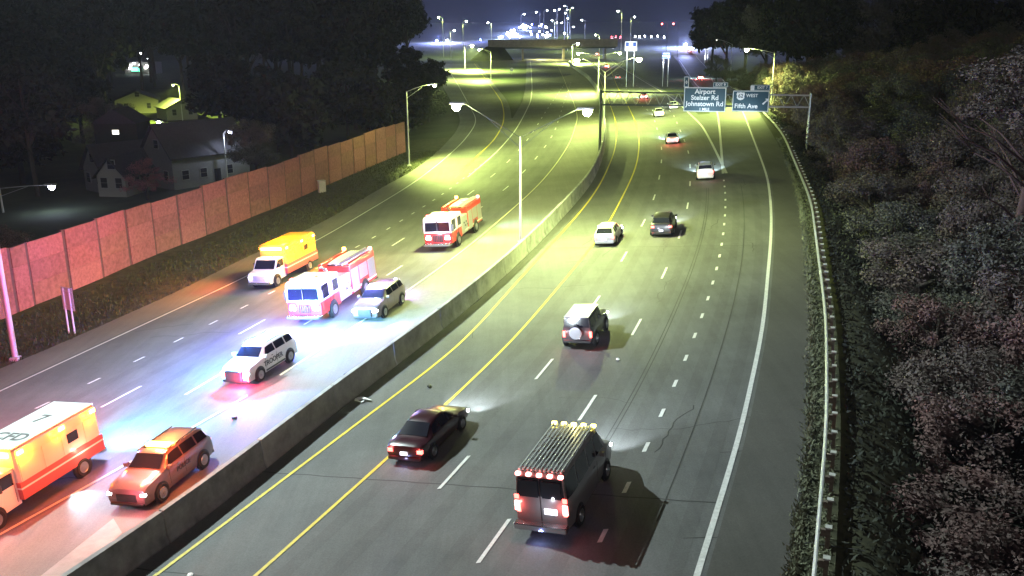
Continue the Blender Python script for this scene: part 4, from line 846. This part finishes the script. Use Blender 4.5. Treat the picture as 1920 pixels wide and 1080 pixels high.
for i in range(0, 23, 2):
    a = GL*i/22; MB().tube([GP(a, -.45, ztop(a)), GP(a, .45, ztop(a))], .03, 5).build('cross_brace', M['galv'], t)
for s, m_ in ((0, M['darkmetal']), (GL, M['galv'])):
    zg = gz(*( (GA+gu*s).xy )) - (2.5 if s else .2)
    for d in (-.5, .5): MB().tube([GP(s, d*(1.0 if not s else 1.0), zg), GP(s, d, ztop(s)+.25)], .12, 8).build('support_leg', m_, t)
    k_ = 8
    for i in range(k_):
        z0 = zg+(ztop(s)-zg)*i/k_; z1 = zg+(ztop(s)-zg)*(i+1)/k_; MB().tube([GP(s, -.5 if i % 2 else .5, z0), GP(s, .5 if i % 2 else -.5, z1)], .035, 5).build('leg_brace', m_, t)
def signpanel(name, label, pxl, pxr, pyt, pyb, m, lines, dist_off=.75, cat='road sign', border=True):
    """rectangular sign hung on the gantry face"""
    def hit(px, py):
        r = ray(px, py); p0 = GA+gn*dist_off; k = (p0-Vector((0, 0, 0))).dot(gn); tt = k/(r.dot(gn)); p = Vector((0, 0, CH))+r*tt; return p
    A_, B_ = hit(pxl, pyb), hit(pxr, pyt); s0 = (A_-GA).dot(gu); s1 = (B_-GA).dot(gu); z0, z1 = A_.z, B_.z; w, h_ = s1-s0, z1-z0
    c = GA+gu*((s0+s1)/2)+gn*dist_off; t = empty(name, (c.x, c.y, (z0+z1)/2)); tag(t, label, cat); t.rotation_euler = (0, 0, math.atan2(gu.y, gu.x))
    MB().box(-w/2, w/2, -.03, .03, -h_/2, h_/2).build('panel', m, t)
    if border:
        e = min(.09, h_*.06)
        for a_ in ((-w/2+.03, w/2-.03, h_/2-e-.03, h_/2-.03), (-w/2+.03, w/2-.03, -h_/2+.03, -h_/2+e+.03), (-w/2+.03, -w/2+.03+e, -h_/2+e+.033, h_/2-e-.033), (w/2-.03-e, w/2-.03, -h_/2+e+.033, h_/2-e-.033)): MB().box(a_[0], a_[1], -.036, -.031, a_[2], a_[3]).build('border', M['signwhite'], t)
    for body, sz, x, z in lines: text('lettering', body, sz*h_, M['signwhite'], t, Matrix.Translation((x*w, -.036, z*h_)) @ Matrix.Rotation(PI/2, 4, 'X'))
    light('AREA', (0, -2.2, -h_/2-.3), (.7, .85, 1), 42, t, .3, aim=(0, 1, .55), name='sign_light') if h_ > 2 else None
    return t, w, h_
t, w, h_ = signpanel('overhead_sign', 'large green overhead sign reading Airport, Stelzer Rd, Johnstown Rd', 1284.5, 1366.5, 168.5, 212.5, M['sign'], [('Airport', .27, 0, .32), ('Stelzer Rd', .27, 0, .07), ('Johnstown Rd', .27, 0, -.18), ('1 MILE', .15, 0, -.40)])
signpanel('exit_tab', 'green exit 9 tab on top of the airport sign', 1341, 1369.5, 158.8, 167.6, M['sign'], [('EXIT 9', .72, 0, 0)])
t, w, h_ = signpanel('airport_symbol_sign', 'small upright green aeroplane sign on top left of the airport sign', 1286, 1297, 147, 167.6, M['sign'], [])
b = MB(); s_ = w*.36
b.poly([(x*s_, -.037, z*s_) for x, z in ((0, 1), (.14, .75), (.14, .3), (.85, -.1), (.85, -.3), (.14, -.1), (.1, -.6), (.4, -.85), (.4, -1), (0, -.9), (-.4, -1), (-.4, -.85), (-.1, -.6), (-.14, -.1), (-.85, -.3), (-.85, -.1), (-.14, .3), (-.14, .75))]); b.build('aeroplane_symbol', M['signwhite'], t)
t, w, h_ = signpanel('overhead_sign', 'green overhead exit sign reading 62 West Fifth Ave with an arrow', 1375.5, 1447.5, 175.5, 213.5, M['sign'], [('WEST', .21, .03, .26), ('Fifth Ave', .30, -.12, -.24)])
b = MB(); sw = h_*.18
b.poly([(x*sw-w*.28, -.040, z*sw+h_*.24) for x, z in ((-.9, 1), (-.5, .9), (0, 1.05), (.5, .9), (.9, 1), (1.1, .5), (.95, 0), (1, -.5), (.6, -.95), (0, -1.1), (-.6, -.95), (-1, -.5), (-.95, 0), (-1.1, .5))]); b.build('route_shield', M['signwhite'], t)
text('route_number', '62', h_*.24, M['black'], t, Matrix.Translation((-w*.28, -.046, h_*.235)) @ Matrix.Rotation(PI/2, 4, 'X'))
b = MB(); q = h_*.2
b.poly([(w*.40+x*q, -.040, -.02*h_+z*q) for x, z in ((.75, .75), (.0, .75), (.0, .55), (.28, .48), (-.75, -.45), (-.45, -.75), (.48, .28), (.55, .0), (.75, .0))]); b.build('arrow_symbol', M['signwhite'], t)
signpanel('exit_tab', 'small exit 7 tab with a pale block on top of the Fifth Ave sign', 1412, 1448.5, 164.5, 174.6, M['sign'], [('EXIT 7', .62, .10, 0)])
signpanel('exit_tab_block', 'pale block at the left end of the exit 7 tab', 1411, 1419, 165.5, 174.6, M['signwhite'], [], dist_off=.85, border=False)

# sign seen from behind at left, cabinet, far small signs
a, b2 = at(127, 618), at(141, 614); c = (a+b2)/2; t = empty('roadside_sign', (c.x, c.y, c.z)); tag(t, 'pale sign on two thin legs on the left verge, seen from behind', 'road sign'); t.rotation_euler = (0, 0, math.radians(-28))
for s in (-.32, .32): MB().box(s-.045, s+.045, -.04, .04, -.2, 3.35).build('leg', M['signwhite'], t)
MB().box(-.62, .62, .045, .075, 1.72, 3.40, .02).build('panel', M['signback'], t)
for z in (2.0, 3.1): MB().box(-.55, .55, -.0, .044, z-.035, z+.035).build('stiffener', M['signback'], t)
c = at(606, 357); t = empty('utility_cabinet', tuple(c)); tag(t, 'small pale utility cabinet on the grass below the noise wall', 'utility box'); t.rotation_euler = (0, 0, .5)
MB().box(-.45, .45, -.35, .35, 0, 1.5, .04).build('cabinet', M['signback'], t); MB().box(-.5, .5, -.4, .4, 1.5, 1.58, .02).build('lid', M['signback'], t); MB().box(-.38, .38, -.37, -.35, .15, 1.4).build('door', M['galv'], t)
def roadsign(px, py, d, w, h_, label, m, blocks):
    p = atd(px, py, d); g = gz(p.x, p.y); t = empty('roadside_sign', (p.x, p.y, g)); tag(t, label, 'road sign'); z = p.z-g
    for s in (-w*.3, w*.3): MB().box(s-.1, s+.1, .05, .2, 0, z+h_/2).build('leg', M['galv'], t)
    MB().box(-w/2, w/2, -.05, .05, z-h_/2, z+h_/2).build('panel', m, t)
    for x0_, x1_, z0_, z1_, mm in blocks: MB().box(x0_*w, x1_*w, -.08, -.055, z+z0_*h_, z+z1_*h_).build('sign_block', mm, t)
    light('AREA', (0, -3, z-h_), (.9, .95, 1), 900, t, .4, aim=(0, 1, .6), name='sign_light')
roadsign(1188, 89, 300, 3.8, 2.9, 'white sign with blue squares between the far carriageway and the exit ramp', M['signwhite'], [(-.44, -.16, -.05, .40, M['signblue']), (.16, .44, -.05, .40, M['signblue']), (-.12, .12, -.05, .40, M['signwhite']), (-.46, .46, -.45, -.40, M['signblue'])])
roadsign(1254, 107, 300, 2.7, 2.1, 'small bluish sign left of the exit ramp', M['signblue'], [(-.42, .42, .25, .35, M['signwhite']), (-.42, .1, -.15, .05, M['signwhite']), (.2, .42, -.35, .05, M['signwhite'])])
roadsign(1331, 83, 520, 2.4, 8.0, 'tall narrow pale sign right of the brightest police car', M['signwhite'], [])

# ------------------------------------------------------------------ houses on the left
def house(label, corner, ang, Wg, Lh, eave, ridge, m, gm, wins=True, chim=False, z=None):
    """gable end faces -y local (towards camera), long side runs to +y local"""
    t = empty('house', (corner.x, corner.y, gz(corner.x, corner.y) if z is None else z)); tag(t, label, 'house'); t.rotation_euler = (0, 0, ang)
    MB().box(-Wg/2, Wg/2, 0, Lh, 0, eave).build('wall', m, t)
    MB().prism([(-Wg/2, eave+.002), (Wg/2, eave+.002), (0, ridge)], (0.0, Lh)).build('gable', gm, t)
    ov = .45; k = (ridge-eave)/(Wg/2)
    for s in (1, -1):
        b = MB(); q = [(0, ridge+.05), (s*(Wg/2+ov), eave-k*ov+.05), (s*(Wg/2+ov), eave-k*ov+.20), (0, ridge+.22)]; b.prism(q, (-ov, Lh+ov)); b.build('roof_slope', M['roof'], t)
    def win(x, z, w=.9, h=1.3, face='g'):
        if face == 'g': f = MB().box(x-w/2-.1, x+w/2+.1, -.06, 0, z-.1, z+h+.1).build('window', M['trim'], t); MB().box(x-w/2, x+w/2, -.075, -.062, z, z+h/2-.02).build('pane', M['hglass'], f); MB().box(x-w/2, x+w/2, -.075, -.062, z+h/2+.02, z+h).build('pane', M['hglass'], f)
        else: f = MB().box(Wg/2, Wg/2+.06, x-w/2-.1, x+w/2+.1, z-.1, z+h+.1).build('window', M['trim'], t); MB().box(Wg/2+.062, Wg/2+.075, x-w/2, x+w/2, z, z+h/2-.02).build('pane', M['hglass'], f); MB().box(Wg/2+.062, Wg/2+.075, x-w/2, x+w/2, z+h/2+.02, z+h).build('pane', M['hglass'], f)
    win(0.3, eave+.9, 1.0, 1.1); win(-Wg*.25, 1.2); win(Wg*.28, 1.2)
    for x in (Lh*.15, Lh*.38, Lh*.72): win(x, 1.3, 1.0, 1.2, 's')
    MB().box(Wg/2, Wg/2+.07, Lh*.52, Lh*.60, .1, 2.2).build('door', M['hglass'], t)
    if chim: MB().box(-.4, .4, Lh*.6, Lh*.6+.8, ridge-.5, ridge+1.2, .02).build('chimney', M['brick'], t)
    return t
c = at(300, 345); house('grey gabled house with a brick gable top and dark roof behind the noise wall', atd(300, 330, 125), math.radians(-38), 7.4, 12.5, 4.6, 8.6, M['siding'], M['siding'], z=-2.8)
house('small dim house with a steep gable, leftmost behind the noise wall', atd(180, 345, 122), math.radians(-40), 5.2, 9, 3.2, 6.2, M['siding'], M['siding'], z=-2.8)
house('low porch fronted house between the two gabled houses', atd(212, 345, 118), math.radians(-10), 4.0, 7, 2.8, 5.0, M['siding2'], M['siding2'], z=-2.8)
gh = at(262, 205); house('pale low building lit at night far behind the houses', gh, math.radians(20), 10, 12, 3.2, 5.2, M['siding2'], M['siding2'])
gh = at(340, 215); house('far pale garage on the bright green lit lawn', atd(345, 205, 215), math.radians(35), 7, 9, 2.8, 4.6, M['siding2'], M['siding2'])
def yard_lamp(px, py, d, label, col, p, lens, arm=1.2, dirx=-1, head=1.0, name='yard_lamp', wood=True):
    q = atd(px, py, d); g = gz(q.x, q.y); h = q.z-g-.4; t = lamp_post(label, (q.x-dirx*(arm+.4), q.y, g), max(h, 2), [(dirx*arm, 0, .4)], power=p, col=col, lens=lens, head=head, name=name, pad=0); return t
yard_lamp(92, 336, 108, 'blue white street lamp on a long arm at the left edge behind the noise wall', (.6, .7, 1), 90, 'lampb', arm=5.5, dirx=1, head=1.6)
yard_lamp(432, 238, 128, 'blue white lamp on a wooden pole right of the gabled house', (.65, .75, 1), 160, 'lampb', arm=.4, dirx=1, head=1.2)
yard_lamp(330, 150, 215, 'small white lamp on a tall pole over the bright lawn', (.8, 1, .15), 9000, 'dim', arm=.8, head=1.2)
yard_lamp(258, 186, 250, 'white wall lamp on the pale low building', (.9, 1, .5), 1500, 'lampw', arm=.5, head=1.4)
yard_lamp(304, 219, 190, 'white lamp above the roof ridge of the gabled house', (.9, 1, .5), 900, 'lampw', arm=.5, head=1.5)
yard_lamp(88, 244, 200, 'small violet white lamp among the dark trees at left', (.5, .4, 1), 200, 'lampb', arm=.5, head=1.0)
yard_lamp(35, 249, 200, 'faint tiny lamp among the dark trees at the far left', (.8, .8, 1), 60, 'dim', arm=.5, head=1.0)
p = atd(219, 240, 128); t = empty('lit_window_shed', (p.x, p.y+.2, -2.8)); tag(t, 'dark shed with one small lit window, left of the gabled house', 'shed')
MB().box(-3, 3, 0, 5, 0, p.z+2.8+1.2).build('wall', M['leafd'], t); MB().prism([(-3.3, p.z+4.0), (3.3, p.z+4.0), (0, p.z+6)], (-.3, 5.3)).build('roof', M['roof'], t); MB().box(-.45, .45, -.06, -.0, p.z+2.8-.3, p.z+2.8+.3).build('window', E['dim'], t)
# far shop front lights
p = atd(267, 122, 420); t = empty('shop_front', (p.x, p.y, -2.8)); tag(t, 'distant lit shop front with green and white lights high among the left trees', 'shop'); z = p.z+2.8
MB().box(-7, 7, .2, 8, 0, z+3).build('wall', M['siding2'], t); MB().box(-4, -1.0, 0, .18, z-.9, z+.7).build('window', E['green'], t); MB().box(-.6, .8, 0, .18, z-1.2, z+.4).build('window', E['green'], t)
for x, zz in ((-5, .3), (-4, 1.6), (-2.4, 2.6), (0, 1.9), (2.6, .6), (3.4, 1.3), (4.4, 4.6), (1.2, 7)): MB().lathe((x, -.1, z+zz), [(.4, 0), (.3, -.2), (.05, -.25)], 'y', 8).build('wall_lamp', E['white'], t)
MB().box(4.3, 4.5, 0, .2, z+2.5, z+5).build('sign_post', M['darkmetal'], t); MB().box(1.1, 1.3, 0, .2, z+2.5, z+7.2).build('sign_post', M['darkmetal'], t)

# ------------------------------------------------------------------ trees
def leaf_mesh(name, m, n, R, Hc, leaf, clumps, seed, ragged=.25, dens=.5):
    rng = np.random.default_rng(seed)
    cc = rng.normal(size=(clumps, 3)); cc /= np.linalg.norm(cc, axis=1)[:, None]
    rad = rng.uniform(.35, 1, clumps)**.6; cc = cc*rad[:, None]*np.array([R, R, Hc]); cc[:, 2] = np.where(cc[:, 2] < -Hc*.55, cc[:, 2]*.5, cc[:, 2])
    cr = rng.uniform(.13, .36, clumps)*R
    idx = rng.integers(0, clumps, n); d = rng.normal(size=(n, 3)); d /= np.linalg.norm(d, axis=1)[:, None]
    rr = rng.random(n)**dens; p = cc[idx] + d*(cr[idx]*rr)[:, None]*np.array([1, 1, .75]); p += rng.normal(size=(n, 3))*leaf*ragged*2
    nrm = d*.7 + rng.normal(size=(n, 3))*.6 + np.array([0, 0, .35]); nrm /= np.linalg.norm(nrm, axis=1)[:, None]
    a = np.cross(nrm, rng.normal(size=(n, 3))); a /= np.linalg.norm(a, axis=1)[:, None]; b = np.cross(nrm, a)
    s = leaf*rng.uniform(.5, 1.3, n)[:, None]
    v = np.stack([p-a*s, p-b*s*.5+nrm*s*.12, p+a*s, p+b*s*.5+nrm*s*.12], 1).reshape(-1, 3)
    me = bpy.data.meshes.new(name); me.vertices.add(4*n); me.vertices.foreach_set('co', v.ravel()); me.loops.add(4*n); me.loops.foreach_set('vertex_index', np.arange(4*n)); me.polygons.add(n); me.polygons.foreach_set('loop_start', np.arange(0, 4*n, 4)); me.polygons.foreach_set('loop_total', np.full(n, 4)); me.update(); me.materials.append(m); return me
def trunk_mesh(H, Hc, R, seed):
    r = random.Random(seed); b = MB(); b.tube([(0, 0, -1.5), (r.uniform(-.2, .2), r.uniform(-.2, .2), H*.4), (r.uniform(-.4, .4), r.uniform(-.4, .4), H*.95)], [.32, .22, .07], 8)
    for k_ in range(7):
        a = r.random()*2*PI; z0 = H*r.uniform(.35, .7); L = R*r.uniform(.6, .95); b.tube([(0, 0, z0), (math.cos(a)*L*.5, math.sin(a)*L*.5, z0+L*.45), (math.cos(a)*L, math.sin(a)*L, z0+L*.75)], [.12, .07, .03], 5)
    return b.mesh('trunk', M['bark'])
protos = {}
for nm, m_, n, leaf, cl in (('near_a', M['leaf'], 20000, .13, 62), ('near_b', M['leaf2'], 20000, .13, 72), ('near_c', M['leafr'], 17000, .13, 58), ('near_d', M['leaf'], 15000, .13, 48), ('far_a', M['leafd'], 5000, .42, 50), ('far_b', M['leafd'], 5000, .40, 60), ('pink', M['leafp'], 6000, .14, 40), ('bush', M['leaf2'], 5000, .13, 26)):
    sd_ = len(protos)+11; protos[nm] = (leaf_mesh('crown', m_, n, 4.2, 4.6, leaf, cl, sd_), trunk_mesh(9, 4.6, 4.2, sd_))
def tree(kind, x, y, base, top, R, label, group=None, cat='tree', name='tree'):
    t = empty(name, (x, y, base)); tag(t, label, cat, group); H = top-base; Hc = min(H*.48, R*1.15)
    cr = new_obj('crown', protos[kind][0], t); cr.location = (0, 0, H-Hc*1.02); s = R/4.2; cr.scale = (s, s, Hc/4.6); cr.rotation_euler = (0, 0, random.random()*6.3)
    tr = new_obj('trunk', protos[kind][1], t); tr.scale = (s*.9, s*.9, (H-Hc*.3)/9); tr.rotation_euler = (0, 0, random.random()*6.3); return t
wood = 'trees of the dense wood right of the guardrail'
wl = dict(near_a='grey green leafy tree in the dense wood right of the guardrail', near_b='dull green leafy tree in the dense wood right of the guardrail', near_c='red lit leafy tree in the dense wood right of the guardrail', near_d='sparse grey green tree in the dense wood right of the guardrail')
rs = random.Random(5)
y = 17.0; row = 0
while y < 250:
    step = 4.6 + y*.028
    for j in range(9):
        x = GR(y) + 6.0 + y*.01 + j*step*1.02 + rs.uniform(-1.0, 1.0); yy = y+rs.uniform(-1.6, 1.6)
        if x > 22 + yy*.62 or yy < 15: continue
        top = 2.0 + j*1.3 + rs.uniform(-1.2, 1.6) + smooth(40, 150, y)*4.0 + smooth(150, 250, y)*2
        if yy < 32: top = min(top, 7.0)
        kind = rs.choices(['near_a', 'near_b', 'near_c', 'near_d'], [4, 3.6, 3, 2])[0]
        zone = next(t_ for lim, t_ in ((38, 'level with the high roofed van'), (52, 'level with the boxy dark suv'), (70, 'level with the white hatchback'), (88, 'level with the black crossover'), (108, 'level with the white suv'), (135, 'behind the right gantry leg'), (175, 'right of the overhead signs'), (999, 'far up beside the ramp')) if yy < lim)
        rowt = ('beside the guardrail', 'in the right wood\'s second row', 'in the right wood\'s third row', 'in the right wood\'s fourth row', 'in the right wood\'s fifth row')[j] if j < 5 else 'far back in the right wood'
        tree(kind, x, yy, gz(x, yy)-5.0, gz(x, yy)-1+top*1.15, rs.uniform(2.6, 3.9)*(1+y*.004), {'near_a': 'grey green', 'near_b': 'dull green', 'near_c': 'red lit', 'near_d': 'sparse grey green'}[kind]+' tree '+rowt+', '+zone, wood)
    y += step*.95; row += 1
# trees on the left, dark
lw = 'dark trees behind the noise wall'
rl = random.Random(9)
spots = []
for i in range(260):
    y = rl.uniform(112, 420); x = rl.uniform(-.62*y-20, -.075*y-12)
    px = x/y
    if y < 160 and -.49 < px < -.29: continue           # houses
    if y < 270 and -.44 < px < -.33: continue           # view down to the lit lawn
    if y < 400 and -.425 < px < -.40: continue
    if x > WE(min(y, 400))-8 or (y < 155 and x > -17.7-(151.4-y)*.245-6): continue
    if any((x-a)**2+(y-b)**2 < (6+y*.02)**2 for a, b in spots): continue
    spots.append((x, y)); tree(rl.choice(['far_a', 'far_b']), x, y, gz(x, y)-.3, (gz(x, y)+rl.uniform(13, 18) if y < 185 else 18.5+.036*y+rl.uniform(-2.5, 2.5)), rl.uniform(4.5, 6.5)+y*.008, ('dark tree '+('just beyond the noise wall' if y < 170 else 'in the middle of the left trees' if y < 280 else 'deep in the left trees')+', '+('by the left picture edge' if px < -.5 else 'around the gabled house' if px < -.33 else 'above the middle of the wall' if px < -.2 else 'above the far end of the wall')), lw)
for i, (px, d, top, R) in enumerate(((805, 200, 8, 4), (775, 190, 10, 5), (745, 172, 11, 5), (712, 165, 12, 5), (790, 240, 11, 5), (815, 280, 10, 5), (760, 300, 14, 7))):
    p = atd(px, 150, d); tree(['far_a', 'far_b'][i % 2], p.x, d, gz(p.x, d)-.3, gz(p.x, d)+top, R, 'dark tree left of the far ramp beyond the end of the noise wall', 'dark trees left of the far ramp')
p = atd(275, 330, 116); tree('pink', p.x, 116, -2.8, atd(275, 290, 116).z, 3.1, 'rounded pink leaved tree in front of the gabled house', name='small_tree')
p = atd(480, 265, 125); tree('near_b', p.x, 125, -2.8, atd(480, 215, 125).z, 3.4, 'dim bushy tree right of the lamp on the wooden pole')
p = atd(20, 430, 76); tree('near_c', p.x-1, 76, -2.8, atd(20, 405, 76).z, 2.6, 'dull reddish bush at the left edge just above the noise wall', cat='bush', name='bush')
p = atd(205, 240, 150); tree('near_d', p.x, 150, -2.8, atd(205, 170, 150).z, 4.8, 'grey green tree left of the dark shed')
# trees beyond the exit ramp, right
for i, (px, d, topy, R) in enumerate(((1345, 430, 12, 10), (1375, 340, 0, 9), (1412, 310, -20, 9), (1450, 290, 0, 9), (1490, 280, -15, 9), (1530, 270, 0, 9), (1575, 270, -20, 9), (1625, 270, 0, 9), (1350, 300, 105, 4), (1392, 260, 130, 4), (1420, 240, 140, 3.6), (1680, 270, -20, 10), (1740, 265, 0, 10), (1800, 260, -20, 10), (1860, 260, 0, 10), (1920, 260, -10, 10))):
    p = atd(px, topy, d); tree(['far_a', 'far_b', 'far_a', 'near_b'][i % 4] if i not in (8, 9, 10) else 'near_b', p.x, d, gz(p.x, d)-1, p.z, R, 'tall tree of the wood edge behind the lamp posts right of the exit ramp', 'wood edge right of the exit ramp')
# big bare-limbed tree, right
p = atd(1850, 250, 62); t = empty('tree', (p.x+3, 62, -1)); tag(t, 'tree with thick bare reddish limbs spreading over the wood at the right edge', 'tree'); b = MB(); rb = random.Random(3)
z0 = p.z-6
b.tube([(0, 0, 0), (.3, 0, z0), (.8, .3, p.z+1-1)], [.5, .36, .25], 9)
limb = mat('limb_bark', (.09, .055, .05), .9, var=.3, scale=4)
for k_ in range(9):
    a = rb.uniform(0, 2*PI); L = rb.uniform(3, 6.5); s = z0+rb.uniform(0, 5)
    pts = [(.4, 0, s), (math.cos(a)*L*.4, math.sin(a)*L*.4, s+L*.35), (math.cos(a)*L*.75, math.sin(a)*L*.75, s+L*.5), (math.cos(a)*L, math.sin(a)*L, s+L*.75)]
    b.tube(pts, [.10, .075, .05, .025], 6)
    for q in range(3):
        a2 = a+rb.uniform(-.9, .9); c0 = Vector(pts[2]); b.tube([c0, c0+Vector((math.cos(a2), math.sin(a2), rb.uniform(.2, .9)))*2.2], [.035, .012], 5)
b.build('trunk', limb, t, sm=True); cr = new_obj('crown', protos['near_d'][0], t); cr.location = (0, 0, p.z+3); cr.scale = (1.1, 1.1, .8)

# ------------------------------------------------------------------ far bridge and embankments
D = 585; a = atd(932, 90, D); b2 = atd(1085, 90, D); zt_ = atd(1000, 76, D).z; zb2 = atd(1000, 89, D).z
t = empty('overpass', ((a.x+b2.x)/2, D, gz(0, D))); tag(t, 'far concrete overpass crossing both carriageways', 'bridge'); zz = gz(0, D); ox = (a.x+b2.x)/2
MB().box(a.x-ox-4, b2.x-ox+26, 0, 9, zb2-zz, zt_-zz-.6).build('deck', M['bridge'], t)
for y_ in (0.0, 8.7): MB().box(a.x-ox-4, b2.x-ox+26, y_, y_+.3, zt_-zz-.595, zt_-zz+.4).build('parapet', M['bridge'], t)
for k_ in range(6): MB().box(a.x-ox-3, b2.x-ox+25, .8+1.4*k_, 1.15+1.4*k_, zb2-zz-.9, zb2-zz-.004).build('girder', M['darkmetal'], t)
for px in (985, 1062, 1140):
    p = atd(px, 90, D); MB().box(p.x-ox-.6, p.x-ox+.6, .4, 8.6, -.5, zb2-zz-.95).build('pier', M['bridge'], t)
MB().prism([(a.x-ox-16, -.5), (a.x-ox+12, -.5), (a.x-ox+6, zb2-zz), (a.x-ox-5, zb2-zz+.5)], (-1, 10)).build('abutment', M['field'], t)
light('AREA', (atd(1020, 95, D).x-ox, 3, zb2-zz-1.2), (1, .95, .3), 14000, t, 2.0, name='underpass_light')
light('AREA', (atd(1045, 95, D).x-ox, -10, zb2-zz+1.0), (1, .95, .3), 6000, t, 1.0, name='underpass_light')
# gore marker in the grass
p = at(964, 140); t = empty('marker_sign', tuple(p)); tag(t, 'small round marker on the grass between the left ramp and main lanes', 'road sign'); MB().box(-.06, .06, -.05, .05, 0, 2.0).build('leg', M['galv'], t); MB().lathe((0, -.06, 2.1), [(.75, 0), (.75, -.04), (.02, -.05)], 'y', 16).build('panel', M['signwhite'], t)

# ------------------------------------------------------------------ thin haze added for lens-like halos round the lamps
hz = MB().box(-1600, 1600, -90, 1600, -12, 80).mesh('haze', mat('tmp_haze', (1, 1, 1)))
hm = bpy.data.materials.new('halo_haze'); hm.use_nodes = True; n = hm.node_tree; n.nodes.remove(n.nodes['Principled BSDF'])
pv = n.nodes.new('ShaderNodeVolumePrincipled'); pv.inputs['Color'].default_value = (.85, .88, .95, 1); pv.inputs['Density'].default_value = .00011; pv.inputs['Anisotropy'].default_value = .3
n.links.new(pv.outputs[0], n.nodes['Material Output'].inputs['Volume']); hz.materials.clear(); hz.materials.append(hm)
tag(new_obj('haze', hz), kind='stuff')
